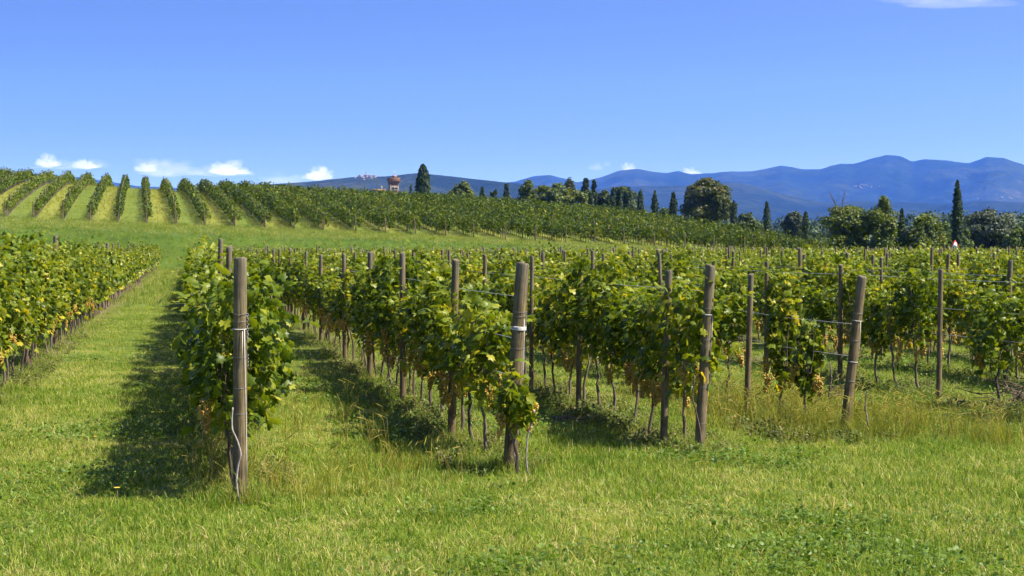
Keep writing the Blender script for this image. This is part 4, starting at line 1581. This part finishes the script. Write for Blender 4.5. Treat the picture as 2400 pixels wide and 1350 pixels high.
trs = [("tree", 1082, 424, 62, 340, 'mid_tree', 'tall', 2200, .55, "tall leafy tree standing alone right of the broad cypress"),
       ("tree", 1060, 444, 36, 345, 'dark_tree', 'round', 900, .5, "low dark tree at the left foot of the lone leafy tree"),
       ("conifer_tree", 1130, 438, 26, 350, 'dark_tree', 'conifer', 700, .45, "small dark conifer poking over the crest"),
       ("tree", 1160, 445, 30, 350, 'dark_tree', 'round', 700, .5, "low round dark tree beside the small conifer"),
       ("conifer_tree", 1187, 427, 30, 350, 'dark_tree', 'conifer', 1000, .45, "slender dark conifer at the left end of the wood"),
       ("tree", 1236, 423, 62, 355, 'mid_tree', 'tall', 1800, .6, "leafy green tree next to the slender conifer"),
       ("tree", 1268, 434, 70, 350, 'mid_tree', 'round', 1500, .6, "rounded green tree in the left part of the wood"),
       ("tree", 1302, 428, 96, 345, 'mid_tree', 'round', 2600, .6, "wide rounded dark tree in the middle of the wood"),
       ("tree", 1332, 414, 42, 365, 'grey_tree', 'tall', 1300, .55, "pale grey-green tall tree rising behind the wood"),
       ("conifer_tree", 1373, 416, 58, 350, 'dark_tree', 'conifer', 2400, .5, "tall dark pine with a pointed double top in the wood"),
       ("conifer_tree", 1392, 421, 36, 352, 'dark_tree', 'conifer', 1200, .5, "dark pine at the right shoulder of the tall pine"),
       ("tree", 1350, 446, 96, 335, 'mid_tree', 'round', 2000, .55, "low green tree below the tall pine"),
       ("tree", 1462, 436, 92, 330, 'dark_tree', 'round', 2600, .55, "dark dense tree at the right end of the wood"),
       ("tree", 1418, 446, 50, 335, 'dark_tree', 'round', 1500, .55, "dark tree filling the gap behind the paired cypresses"),
       ("tree", 1556, 486, 52, 300, 'light_tree', 'bush', 1000, .45, "pale green bush between two slim cypresses"),
       ("tree", 1661, 417, 136, 280, 'olive_tree', 'round', 6500, .45, "big round olive-brown tree standing above the vines"),
       ("tree", 1752, 500, 90, 300, 'dark_tree', 'bush', 1500, .55, "low dark tree right of the big round tree"),
       ("tree", 1862, 496, 62, 320, 'grey_tree', 'round', 1300, .5, "grey-green tree behind the short cypress"),
       ("bushy_tree", 1985, 478, 160, 185, 'mid_tree', 'bush', 4200, .34, "broad yellow-green bushy tree with bare branches sticking out"),
       ("bushy_tree", 2072, 459, 100, 182, 'mid_tree', 'bush', 2600, .32, "bushy tree with one tall leaning top spray"),
       ("bushy_tree", 2168, 502, 116, 172, 'mid_tree', 'bush', 2600, .32, "rounded bushy tree left of the tallest cypress"),
       ("tree", 2258, 534, 46, 182, 'light_tree', 'bush', 900, .3, "small bright green bush right behind the tallest cypress"),
       ("tree", 2318, 486, 150, 250, 'grey_tree', 'round', 4000, .45, "large grey-green tree right of the tallest cypress"),
       ("tree", 2385, 530, 90, 205, 'light_tree', 'bush', 1800, .36, "pale green weeping bush at the right edge"),
       ("tree", 2215, 520, 60, 215, 'light_tree', 'bush', 1000, .4, "light green tree between the bushy tree and the tallest cypress"),
       ("tree", 2440, 498, 120, 300, 'dark_tree', 'round', 1500, .55, "dark tree cut off by the right edge")]
for k, (nm, px, py, w, Y, mat, st, n, ls, lab) in enumerate(trs):
    tree(nm, lab, px, py, w, Y, mat, st, int(n * 3.0), ls * .72, 1300 + k, TR, base_frac=.02 if st == 'bush' else .1)
# bare branches of a dying tree
rg = np.random.default_rng(77)
Yb = 184.0
for pix, lab in (([(1962, 520), (1958, 480), (1950, 462), (1948, 452)], "thin bare dead branch rising left out of the broad bush"),
                 ([(1972, 520), (1974, 478), (1980, 455), (1978, 447)], "forked bare dead branch rising right out of the broad bush")):
    pts = [P(x, y, Yb) for x, y in pix]
    parts = [(*tube(pts, [.06, .045, .03, .012], 5), None)]
    for k in range(7):
        b = Vector(pts[1]).lerp(Vector(pts[3]), rg.uniform(0, .9))
        d = Vector((rg.normal(0, .5), rg.normal(0, .3), rg.uniform(.2, .9)))
        parts.append((*tube([b, b + d * .6, b + d * 1.1 + Vector((0, 0, .2))], [.02, .014, .008], 4), None))
    V, f, T = joinm(parts)
    V[:, 2] = np.where(V[:, 2] < 2.5, V[:, 2], V[:, 2])
    o = link("dead_branch", npmesh("dead_branch", V, f, M['tree_bark']))
    tag(o, lab, "branch")


def far_wood():
    rg = np.random.default_rng(55)
    parts = []
    for k in range(420):
        px = rg.uniform(1350, 2560)
        Y = rg.uniform(420, 1300)
        if px < 1850 and Y < 600:
            Y += 250
        X = (px - 1200) / F * Y
        z0 = tz(X, Y)
        if px > 2130:
            tops = 500 + rg.uniform(-6, 22)
        elif px > 1700:
            tops = 512 + rg.uniform(-4, 20)
        else:
            tops = 502 + rg.uniform(-4, 22)
        ztop = P(px, tops, Y).z
        H = ztop - z0
        W = rg.uniform(8, 15)
        n = 330
        d = norm(rg.normal(size=(n, 3)))
        pos = np.array([X, Y, z0 + H * .5]) + d * rg.uniform(.75, 1.1, (n, 1)) * np.array([W / 2, W / 2, H * .5])
        parts.append(scatter_leaves(pos, d + rg.normal(0, .5, (n, 3)), rg.normal(size=(n, 3)), rg.uniform(.55, 1.25, n), np.clip(.4 + .15 * rg.normal(size=n) + .2 * rg.normal(), 0, 1), 'quad'))
    V, f, T = joinm(parts)
    o = link("far_wood", npmesh("far_wood", V, f, M['dark_tree'], {"tint": T}))
    tag(o, "far dark green wood along the foot of the mountains", "wood", kind="stuff")


far_wood()

# ------------------------------------------------------------------ brick tower, house, village, sign
M['brick'] = plain_material("old_brick", [(0.25, (0.17, 0.085, 0.055)), (0.5, (0.27, 0.150, 0.100)), (0.75, (0.38, 0.25, 0.18))], scale=2.2, rough=0.9, detail=8)
M['stone'] = plain_material("pale_stone", [(0.25, (0.24, 0.21, 0.17)), (0.7, (0.40, 0.37, 0.31))], scale=2.0, rough=0.9)
M['tile'] = plain_material("roof_tile", [(0.25, (0.17, 0.09, 0.06)), (0.7, (0.27, 0.16, 0.11))], scale=2.0, rough=0.9)
M['glass'] = plain_material("dark_window", [(0.3, (0.02, 0.022, 0.03)), (0.7, (0.05, 0.055, 0.07))], scale=1.0, rough=0.2, spec=0.5)
M['plaster'] = plain_material("pale_plaster", [(0.3, (0.22, 0.20, 0.175)), (0.7, (0.32, 0.30, 0.27))], scale=0.3, rough=0.9)
M['red'] = plain_material("red_sign_paint", [(0.3, (0.55, 0.035, 0.03)), (0.7, (0.62, 0.05, 0.04))], scale=6, rough=0.4)
M['white'] = plain_material("white_sign_paint", [(0.3, (0.76, 0.76, 0.76)), (0.7, (0.82, 0.82, 0.82))], scale=6, rough=0.4)
M['black'] = plain_material("black_sign_paint", [(0.3, (0.02, 0.02, 0.022)), (0.7, (0.03, 0.03, 0.03))], scale=6, rough=0.5)
M['steel'] = plain_material("grey_steel", [(0.3, (0.28, 0.29, 0.30)), (0.7, (0.40, 0.41, 0.42))], scale=6, rough=0.4, metallic=0.7)


def bmesh_part(name, parts, mat, parent):
    V, f, T = joinm([(V_, f_, None) for V_, f_ in parts])
    return link(name, npmesh(name, V, f, M[mat]), parent)


TY = 700.0
tx = (923 - 1200) / F * TY
tzg = tz(tx, TY)
ux = TY / F
zt = lambda py: P(923, py, TY).z - tzg
tw = empty("brick_tower", (tx, TY, tzg), R(13))
hw = 10.4 * ux
zc0, zc1, ztop = zt(432), zt(425), zt(417.5)
bmesh_part("wall", [box(-hw, hw, -hw, hw, -1, zc0)], 'brick', tw)
for sx in (-1, 1):
    for sy in (-1, 1):
        q = hw + .05
        zq = 0
        while zq < zc0 - .5:
            wx, wy = (.70, .40) if int(zq / .55) % 2 else (.40, .70)
            x0, x1 = sorted((sx * q, sx * (q - wx)))
            y0, y1 = sorted((sy * q, sy * (q - wy)))
            if zq > zc0 - 9:
                bmesh_part("quoin", [box(x0, x1, y0, y1, zq + .01, zq + .53)], 'stone', tw)
            zq += .55
hu = 13.2 * ux
bmesh_part("string_course", [box(-hw - .18, hw + .18, -hw - .18, hw + .18, zc0 + .002, zc0 + .22)], 'brick', tw)
bmesh_part("inner_wall", [box(-hw, hw, -hw, hw, zc0 + .23, zc1 + .2)], 'brick', tw)
nc = 8
for side in range(4):
    for k in range(nc):
        c = -hu + .2 + (k + .5) * (2 * hu - .4) / nc
        V, f = box(c - .13, c + .13, -hu + .03, -hw + .05, zc0 + .35, zc1 + .0)
        V[[0, 1], 1] = -hw - .02      # corbel slopes back towards the wall
        a = side * math.pi / 2
        V = np.stack([V[:, 0] * math.cos(a) - V[:, 1] * math.sin(a), V[:, 0] * math.sin(a) + V[:, 1] * math.cos(a), V[:, 2]], -1)
        link("corbel", npmesh("corbel", V, f, M['brick']), tw)
bmesh_part("gallery_floor", [box(-hu - .08, hu + .08, -hu - .08, hu + .08, zc1 + .003, zc1 + .28)], 'tile', tw)
bmesh_part("parapet", [box(-hu, hu, -hu, -hu + .35, zc1 + .285, ztop), box(-hu, hu, hu - .35, hu, zc1 + .285, ztop),
                       box(-hu, -hu + .35, -hu + .352, hu - .352, zc1 + .285, ztop), box(hu - .35, hu, -hu + .352, hu - .352, zc1 + .285, ztop)], 'brick', tw)
bmesh_part("coping", [box(-hu - .06, hu + .06, -hu - .06, -hu + .40, ztop + .003, ztop + .18), box(-hu - .06, -hu + .4, -hu + .402, hu - .402, ztop + .003, ztop + .18),
                      box(hu - .4, hu + .06, -hu + .402, hu - .402, ztop + .003, ztop + .18), box(-hu - .06, hu + .06, hu - .4, hu + .06, ztop + .003, ztop + .18)], 'tile', tw)
zr = zt(413.8)
V = np.array([(-hu + .5, -hu + .5, ztop + .02), (hu - .5, -hu + .5, ztop + .02), (hu - .5, hu - .5, ztop + .02), (-hu + .5, hu - .5, ztop + .02), (0, 0, zr)])
link("roof", npmesh("roof", V, [np.array([(0, 1, 4), (1, 2, 4), (2, 3, 4), (3, 0, 4)]), np.array([(3, 2, 1, 0)])], M['tile']), tw)
bmesh_part("dormer", [box(-.9, .9, -hu - .03, -hu + 1.2, ztop + .185, ztop + 1.1)], 'brick', tw)
bmesh_part("dormer_opening", [box(-.55, -.05, -hu - .06, -hu + .1, ztop + .3, ztop + .9)], 'glass', tw)
bmesh_part("roof_aerial", [tube([(.4, 0, zr - .5), (.4, 0, zt(400))], .06, 5)], 'steel', tw)
for sx in (-.75, .45):
    wv = bmesh_part("window", [box(sx - .05, sx + .65, -hw - .06, -hw + .1, zt(444.5), zt(437))], 'glass', tw)
bmesh_part("window_frame", [box(-.92, -.805, -hw - .10, -hw + .1, zt(445), zt(436.5)), box(-.095, .395, -hw - .10, -hw + .1, zt(445), zt(436.5)), box(1.105, 1.22, -hw - .10, -hw + .1, zt(445), zt(436.5))], 'stone', tw)
bmesh_part("window_sill", [box(-1.1, 1.4, -hw - .25, -hw + .1, zt(445) - .35, zt(445) - .003)], 'stone', tw)
tag(tw, "square brick tower with corbelled crenellated top and white corner stones", "tower")


def house(name, label, px, base_py, w_px, h_px, Y, rot=0.0, group=None, chimney=False, wallmat='plaster', lift=0.0, spire=None):
    X = (px - 1200) / F * Y
    z = P(px, base_py, Y).z
    k = Y / F
    w, h = w_px * k / 2, h_px * k
    root = empty(name, (X, Y, z), rot)
    bmesh_part("wall", [box(-w, w, -w * .6, w * .6, -2.5 * k, h)], wallmat, root)
    rh = w * .35
    V = np.array([(-w * 1.06, -w * .68, h + .02), (w * 1.06, -w * .68, h + .02), (w * 1.06, w * .68, h + .02), (-w * 1.06, w * .68, h + .02), (-w * 1.06, 0, h + rh), (w * 1.06, 0, h + rh)])
    link("roof", npmesh("roof", V, [np.array([(0, 1, 5, 4), (2, 3, 4, 5), (3, 2, 1, 0)]), np.array([(0, 4, 3), (1, 2, 5)])], M['tile']), root)
    if w_px >= 6:
        nw = max(2, int(w_px / 3))
        for q in range(nw):
            c = -w + (q + .5) * 2 * w / nw
            link("window", npmesh("window", *box(c - .12 * w / nw * 2.2, c + .12 * w / nw * 2.2, -w * .6 - .06 * k, -w * .6 + .02, h * .45, h * .75), M['glass']), root)
    if chimney:
        link("chimney", npmesh("chimney", *box(w * .35, w * .55, -.3, .3, h + .03, h + rh + 1.2), M['plaster']), root)
    if spire:
        sw, sh, tip = spire[0] * k / 2, spire[1] * k, spire[2] * k
        link("bell_tower", npmesh("bell_tower", *box(-sw, sw, w * .62, w * .62 + 2 * sw, -4 * k, sh), M['plaster']), root)
        V = np.array([(-sw, w * .62, sh + .03), (sw, w * .62, sh + .03), (sw, w * .62 + 2 * sw, sh + .03), (-sw, w * .62 + 2 * sw, sh + .03), (0, w * .62 + sw, tip)])
        link("spire", npmesh("spire", V, [np.array([(0, 1, 4), (1, 2, 4), (2, 3, 4), (3, 0, 4)]), np.array([(3, 2, 1, 0)])], M['tile']), root)
    tag(root, label, "house" if not spire else "church", group)
    return root


house("farm_house", "low tile-roofed house peeping over the vines left of the tower", 888, 461, 30, 13, 690, R(6), chimney=True, wallmat='brick')
VG = "village on the hill"
VY = 4470.0
house("village_church", "tiny white village church with a spire on the hill", 858, 415.2, 9, 4, VY, 0, VG, spire=(2.6, 9, 14.5))
for (px, py, w, h, lab) in [(845, 415.5, 8, 5, "tiny pale village house left of the church on the hill"), (868, 415.8, 8, 4, "tiny village house just right of the hill church"), (878, 416.2, 9, 4, "rightmost tiny pale house of the hill village"),
                            (851, 418, 7, 3, "tiny village house below the hill church, towards the left"), (870, 419, 7, 3, "lowest tiny village house below the hill church"), (833, 417, 4, 2.5, "single tiny house left of the hill village")]:
    house("village_house", lab, px, py, w, h, 4497 - 11 * (py - 413.5), R(random.uniform(-20, 20)), VG)
house("greenhouse", "white shed roof on the slope under the hill village", 853, 423.0, 8, 1.2, 4393.0, 0, VG, wallmat='white')
# specks of a far village on the mountain flank
rg = np.random.default_rng(5)
parts = []
for k in range(18):
    px, py = (rg.normal(2035, 16), rg.normal(436, 3)) if k < 20 else ((rg.normal(1860, 22), rg.normal(431, 2)) if k < 27 else (rg.uniform(1540, 1640), rg.normal(440, 2)))
    Yv = 7400.0
    p = P(px, py, Yv)
    wv = rg.uniform(1.2, 2.6)
    parts.append((*box(p.x - wv, p.x + wv, Yv, Yv + 8, p.z - 2, p.z + 2), None))
V, f, T = joinm(parts)
o = link("far_hamlets", npmesh("far_hamlets", V, f, M["stone"]))
tag(o, "pale specks of far hamlets on the mountain flank", "hamlets", kind="stuff")

# road sign
SY = 163.0
sx_ = (2238 - 1200) / F * SY
sg = empty("road_sign", (sx_, SY, tz(sx_, SY)), 0)
k = SY / F
zb, ztp = P(2238, 583, SY).z - sg.location.z, P(2238, 562.5, SY).z - sg.location.z
hwd = 12.2 * k


def tri_prism(hw_, z0, z1, y0, y1):
    V = np.array([(-hw_, y0, z0), (hw_, y0, z0), (0, y0, z1), (-hw_, y1, z0), (hw_, y1, z0), (0, y1, z1)])
    return V, [np.array([(0, 1, 2), (5, 4, 3)]), np.array([(0, 3, 4, 1), (1, 4, 5, 2), (2, 5, 3, 0)])]


link("red_border", npmesh("red_border", *tri_prism(hwd, zb, ztp, -.01, .01), M['red']), sg)
link("white_panel", npmesh("white_panel", *tri_prism(hwd * .70, zb + .11, ztp - .21, -.016, -.0105), M['white']), sg)
link("pictogram", npmesh("pictogram", *joinm([(*box(-.035, .035, -.020, -.0165, zb + .20, zb + .38), None), (*box(.05, .085, -.020, -.0165, zb + .16, zb + .30), None)])[:2], M['black']), sg)
link("plate", npmesh("plate", *box(-hwd * .75, hwd * .75, -.01, .01, zb - .52, zb - .16), M['white']), sg)
link("plate_stripe", npmesh("plate_stripe", *box(hwd * .1, hwd * .70, -.014, -.0105, zb - .42, zb - .26), M['red']), sg)
link("pole", npmesh("pole", *tube([(0, .04, -.3), (0, .04, ztp - .12)], .03, 8), M['steel']), sg)
tag(sg, "red-bordered triangular warning sign at the foot of the tallest cypress", "road sign")


# ------------------------------------------------------------------ grass
def tuft(seed, n, rad, h, w, lean=.5, flat=False):
    """n curved tapering blades; h, w: (min, max)"""
    rg = np.random.default_rng(seed)
    a = rg.uniform(0, 2 * np.pi, n)
    r = rad * np.sqrt(rg.random(n))
    base = np.stack([r * np.cos(a), r * np.sin(a), np.full(n, -.01)], -1)
    H = rg.uniform(*h, n)
    d = rg.uniform(0, 2 * np.pi, n)
    ld = np.stack([np.cos(d), np.sin(d), 0 * d], -1)
    L_ = np.abs(rg.normal(0, lean, n)) + .12
    fa = d + np.pi / 2 + rg.normal(0, .6, n)
    side = np.stack([np.cos(fa), np.sin(fa), 0 * fa], -1)
    W = rg.uniform(*w, n)
    V = []
    for t, ww in ((0, 1.0), (.5, .85), (1.0, 0.0)):
        c = base + np.array([0, 0, 1.0]) * (H * (t - .18 * L_ * t * t))[:, None] + ld * (H * L_ * t * t)[:, None]
        if ww > 0:
            V += [c - side * (W * ww / 2)[:, None], c + side * (W * ww / 2)[:, None]]
        else:
            V += [c]
    V = np.stack(V, 1)                      # n,5,3
    q = np.array([(0, 1, 3, 2)])
    t3 = np.array([(2, 3, 4)])
    o = (np.arange(n) * 5)[:, None, None]
    tint = np.repeat(np.clip(.48 + .26 * rg.normal(size=n) + .35 * (rg.random(n) < .09), 0, 1), 5)
    return V.reshape(-1, 3), [(q + o).reshape(-1, 4), (t3 + o).reshape(-1, 3)], tint


def seed_grass(seed, n, h):
    rg = np.random.default_rng(seed)
    parts = []
    for k in range(n):
        b = np.array([rg.normal(0, .09), rg.normal(0, .09), 0])
        d = np.array([rg.normal(0, .18), rg.normal(0, .18), 1.0])
        hh = rg.uniform(*h)
        p1, p2, p3 = b + d * hh * .5, b + d * hh * .85 + [rg.normal(0, .03), rg.normal(0, .03), 0], b + d * hh + [rg.normal(0, .07), rg.normal(0, .07), -.02]
        t = rg.uniform(.45, 1)
        parts.append((*tube([b, p1, p2, p3], [.0022, .0018, .0016, .001], 3, cap=False), t))
        parts.append((*tube([p2, (p2 + p3) / 2, p3], [.002, .006, .001], 4, cap=False), min(t + .15, 1)))
    return joinm(parts)


def coll_of(name, meshes):
    c = bpy.data.collections.new(name)
    for m_ in meshes:
        c.objects.link(bpy.data.objects.new(name + "_kind", m_))
    return c


def gmesh(t, mat):
    return npmesh("tuft", t[0], t[1], M[mat], {"tint": t[2]})


LAWN = coll_of("lawn_tuft", [gmesh(tuft(k, 46, .15, (.025, .070), (.004, .0075), 1.1), 'grass') for k in range(6)] + [gmesh(tuft(20 + k, 18, .14, (.05, .11), (.004, .007), .8), 'grass') for k in range(3)] + [gmesh((lambda t: (t[0], t[1], np.clip(t[2] + .42, 0, 1)))(tuft(25 + k, 40, .16, (.015, .05), (.004, .007), 1.6)), 'grass') for k in range(3)])
RANK = coll_of("rank_tuft", [gmesh(tuft(30 + k, 26, .12, (.12, .34), (.005, .010), .55), 'grass') for k in range(4)])
TALL = coll_of("tall_tuft", [gmesh(tuft(50 + k, 26, .13, (.22, .50), (.004, .009), .42), 'grass_dry') for k in range(4)] + [gmesh(seed_grass(60 + k, 9, (.32, .55)), 'grass_dry') for k in range(3)])


def clover(seed, n):
    rg = np.random.default_rng(seed)
    pos = np.stack([rg.normal(0, .16, n), rg.normal(0, .16, n), rg.uniform(.02, .07, n)], -1)
    return scatter_leaves(pos, rg.normal(0, .45, (n, 3)) + [0, 0, 1], rg.normal(size=(n, 3)), rg.uniform(.014, .032, n), np.clip(.5 + .22 * rg.normal(size=n), 0, 1), 'six')


def weed(seed, n, h):
    rg = np.random.default_rng(seed)
    parts = []
    for k in range(5):
        b = np.array([rg.normal(0, .07), rg.normal(0, .07), 0.])
        d = norm(np.array([rg.normal(0, .4), rg.normal(0, .4), 1.0]))
        hh = h * rg.uniform(.5, 1)
        parts.append((*tube([b, b + d * hh], [.003, .0015], 3, cap=False), .9))
        m_ = n // 5
        t = rg.random(m_)[:, None]
        pos = b + d * hh * t + rg.normal(0, .025, (m_, 3))
        V, f, T = scatter_leaves(pos, rg.normal(0, .6, (m_, 3)) + [0, 0, .8], rg.normal(size=(m_, 3)), rg.uniform(.02, .055, m_), np.clip(.45 + .25 * rg.normal(size=m_), 0, 1), 'quad')
        parts.append((V, f, T))
    return joinm(parts)


CLOV = coll_of("clover_tuft", [gmesh(clover(70 + k, 45), 'clover') for k in range(4)])
WEED = coll_of("weed_tuft", [gmesh(weed(80 + k, 70, .28), 'weed') for k in range(5)])


def field_points(y0, y1, dens, margin=60, seed=0):
    rg = np.random.default_rng(seed)
    lim = (1200 + margin) / F
    area = lim * (y1 ** 2 - y0 ** 2)
    n = int(area * dens)
    Y = np.sqrt(rg.uniform(y0 ** 2, y1 ** 2, n))
    X = rg.uniform(-lim, lim, n) * Y
    return X, Y, rg


def row_dist(X, Y):
    u = u_of(X, Y)
    d = np.full(X.shape, 9.0)
    for q in U_ROWS:
        d = np.minimum(d, np.abs(u - q) * UW)
    return d


def behind_front(X, Y):
    return Y > np.interp(u_of(X, Y), [-1.3, .19, 1.43, 2.46, 3.49, 5, 8], [12.0, 14.4, 16.8, 18.0, 19.7, 18.6, 20])


def lay(name, X, Y, coll, smin, smax, nk, label, rg, sz=None, tilt=.12, pick=None):
    n = len(X)
    s = rg.uniform(smin, smax, n)
    if sz is not None:
        s = np.stack([s, s, s * sz], -1)
    o = gn_instances(name, np.stack([X, Y, terr(X, Y)], -1), rg.uniform(0, 6.28, n), s, rg.integers(0, nk, n) if pick is None else pick, coll, rg.normal(0, tilt, (n, 2)))
    tag(o, label, "grass", kind="stuff")
    return o


segs = [field_points(10.6, 19, 105, seed=1), field_points(19, 32, 48, seed=2), field_points(32, 60, 15, seed=3)]
X = np.concatenate([s_[0] for s_ in segs])
Y = np.concatenate([s_[1] for s_ in segs])
rg = segs[0][2]
d = row_dist(X, Y)
keep = ~((d < .28) & behind_front(X, Y) & (rg.random(len(X)) < .6))
keep &= snoise(X * 1.1, Y * 1.1, 91, 3) > -.50
X, Y = X[keep], Y[keep]
szv = 1 + .35 * snoise(X * .35, Y * .35, 17, 2)
pk = snoise(X * .8 + 5, Y * .8, 71, 3) + .8 * snoise(X * .16, Y * .16, 72, 2)
pick = np.where(rg.random(len(X)) < np.clip(.04 + .8 * pk, .02, .6), 9 + rg.integers(0, 3, len(X)), np.where(rg.random(len(X)) < np.clip(.35 - .6 * pk, .1, .8), 6 + rg.integers(0, 3, len(X)), rg.integers(0, 6, len(X))))
lay("lawn_grass", X, Y, LAWN, .85, 1.35, 12, "short mown grass of the headland and the lanes", rg, sz=szv, pick=pick)
# far lanes: coarser tufts
X, Y, rg = field_points(60, 151, 2.6, seed=4)
lay("lane_grass", X, Y, RANK, .8, 1.4, 4, "grass in the far lanes between the vine rows", rg)
# strip under the vines
X, Y, rg = field_points(13, 55, 30, seed=5)
d = row_dist(X, Y)
keep = (d < .42 + .15 * snoise(X, Y, 8, 2)) & behind_front(X, Y - .2) & (rg.random(len(X)) < np.where(Y < 30, .75, .35)) & (snoise(X * .6, Y * .6, 33, 2) > -.35)
lay("strip_grass", X[keep], Y[keep], RANK, .35, .75, 4, "rank uncut grass in the strips under the vines", rg)
X, Y, rg = field_points(13, 45, 26, seed=6)
d = row_dist(X, Y)
keep = (d < .5) & behind_front(X, Y + .35) & (snoise(X * .7, Y * .7, 44, 2) > -.15) & (rg.random(len(X)) < np.where(Y < 30, .9, .4))
lay("strip_weeds", X[keep], Y[keep], WEED, .35, .75, 5, "low weeds and dead stalks in the strips under the vines", rg)
# weeds and uncut tufts crowding the feet of the end posts
PX_, PY_ = [], []
rg = np.random.default_rng(31)
for i in (IA, IB, IC, ID):
    bb = special_objs[i][3]
    for q in range(46):
        a, rr_ = rg.uniform(0, 6.28), .07 + abs(rg.normal(0, .22))
        PX_.append(bb.x + rr_ * math.cos(a) * .9)
        PY_.append(bb.y + rr_ * math.sin(a))
lay("post_foot_grass", np.array(PX_), np.array(PY_), RANK, .35, .8, 4, "uncut tufts of grass at the feet of the end posts", rg)
X, Y, rg = field_points(15.5, 26, 36, seed=16)
u = u_of(X, Y)
keep = ((np.abs(u - 1.30) < .16) & (Y > 16.2)) | ((np.abs(u - .08) < .10) & (Y > 14.6)) | ((np.abs(u - 2.38) < .12) & (Y > 18.3)) | ((np.abs(u - 3.2) < .22) & (Y > 18.8) & (Y < 21.5))
keep &= snoise(X * 1.4, Y * 1.4, 45, 2) > .12
lay("weed_mounds", X[keep], Y[keep], WEED, .5, .9, 5, "brownish weed mounds along the feet of the near rows", rg)
# clover patches
X, Y, rg = field_points(11, 34, 40, seed=7)
u = u_of(X, Y)
keep = (snoise(X * .45 + 3, Y * .45, 55, 3) > .12) | ((u > 3.9) & (Y > 19.5) & (snoise(X * .8, Y * .8, 56, 2) > -.3))
keep &= rg.random(len(X)) < np.where(Y < 22, .30, .16)
lay("clover_patches", X[keep], Y[keep], CLOV, .8, 1.5, 4, "low clover leaves mixed into the grass", rg)
# tall yellow grass round the leaning post and the first posts
X, Y, rg = field_points(13.5, 27, 60, seed=8)
px = 1200 + F * X / Y
u = u_of(X, Y)
w = np.exp(-((u - 3.55) / .50) ** 2) * np.clip((Y - 18.6) / .8, 0, 1) * np.clip((26 - Y) / 3, 0, 1) * .95
w = np.maximum(w, .55 * np.exp(-((u - 4.15) / .22) ** 2) * np.clip((Y - 18.2) / .6, 0, 1) * np.clip((21 - Y) / 1.5, 0, 1))
w = np.maximum(w, .40 * np.exp(-((u - .33) / .30) ** 2) * np.clip((Y - 14.0) / .5, 0, 1) * np.clip((18 - Y) / 2, 0, 1))
w = np.maximum(w, .05 * ((u > .45) & (u < 1.0) & (Y < 24)))
w = np.maximum(w, .22 * np.exp(-((u - 1.0) / .25) ** 2) * ((Y > 15.4) & (Y < 17)))
keep = rg.random(len(X)) < w * (.6 + .5 * snoise(X * 1.3, Y * 1.3, 66, 2))
lay("tall_grass", X[keep], Y[keep], TALL, .55, 1.05, 7, "tall yellow seeding grass round the leaning post", rg)
# bank and upper field
X, Y, rg = field_points(150.5, 176, 7, seed=9)
px = 1200 + F * X / Y
lay("bank_grass", X, Y, RANK, .7, 1.3, 4, "long grass on the bank below the upper vineyard", rg)
X, Y, rg = field_points(166, 285, 1.6, seed=10)
px = 1200 + F * X / Y
b0 = 1200 + F * ((X - (Y - 174) * URD[0] / URD[1]) / 174)
lane = np.cos((b0 - 378) / 68.5 * np.pi)
keep = (px < 1980) & (rg.random(len(X)) < .35 + .65 * np.clip(lane * .7 + .45, 0, 1))
lay("upper_meadow_grass", X[keep], Y[keep], TALL, .6, 1.1, 4, "yellow meadow grass in the lanes of the upper vineyard", rg)


# ------------------------------------------------------------------ small things
def twig_heap(name, label, px, py, Y, w, h, n, seed):
    rg = np.random.default_rng(seed)
    c = P(px, py, Y)
    c.z = tz(c.x, c.y)
    parts = []
    for k in range(n):
        a = np.array([rg.normal(0, w * .4), rg.normal(0, w * .4), abs(rg.normal(0, h * .5))])
        d = np.array([rg.normal(0, w * .5), rg.normal(0, w * .5), rg.normal(0, h * .4)])
        b = a + d
        b[2] = max(b[2], .01)
        m_ = (a + b) / 2 + rg.normal(0, .03, 3)
        m_[2] = max(m_[2], .01)
        parts.append((*tube([a, m_, b], [.007, .006, .003], 4), None))
    V, f, T = joinm(parts)
    o = link(name, npmesh(name, V, f, M['bark']), loc=c)
    tag(o, label, "brush heap")


twig_heap("brush_heap", "heap of dry pruned twigs at the right edge", 2392, 955, 23.2, .42, .34, 130, 3)
twig_heap("brush_heap", "scatter of dry twigs at the foot of the row beyond the gap", 2160, 893, 26.5, .4, .08, 40, 4)
twig_heap("brush_heap", "small dead root stump left of the leaning post", 1955, 862, 24.5, .22, .2, 60, 6)
twig_heap("brush_heap", "flattened dry straw and twigs under the vines behind the cracked post", 1335, 965, 21.5, .4, .06, 60, 5)


def flower(px, py, label, s=1.0):
    dy = py - 575
    Y = CAMZ * F / (dy + 12)
    c = P(px, py, Y)
    z = tz(c.x, c.y)
    root = empty("yellow_flower", (c.x, c.y, z))
    link("stalk", npmesh("stalk", *tube([(0, 0, 0), (.01, 0, .10), (.005, 0, .17)], .003, 5), M['stem']), root)
    n = 14
    a = np.arange(n) * 2 * np.pi / n
    pos = np.tile([.005, 0, .17], (n, 1))
    dirs = np.stack([np.cos(a), np.sin(a), np.full(n, .25)], -1)
    V, f, T = scatter_leaves(pos, np.tile([0, 0, 1.0], (n, 1)), dirs, np.full(n, .022 * s), np.full(n, .5), 'quad')
    link("petals", npmesh("petals", V, f, M['petal']), root)
    tag(root, label, "flower", "yellow flowers in the grass")


M['petal'] = plain_material("yellow_petal", [(0.3, (0.70, 0.42, 0.02)), (0.7, (0.80, 0.52, 0.03))], scale=20, rough=0.6)
flower(273, 1180, "yellow flower on a thin stalk at the dark shadow's near end", 1.3)
flower(222, 1047, "small yellow flower in the lit grass left of the shadow")
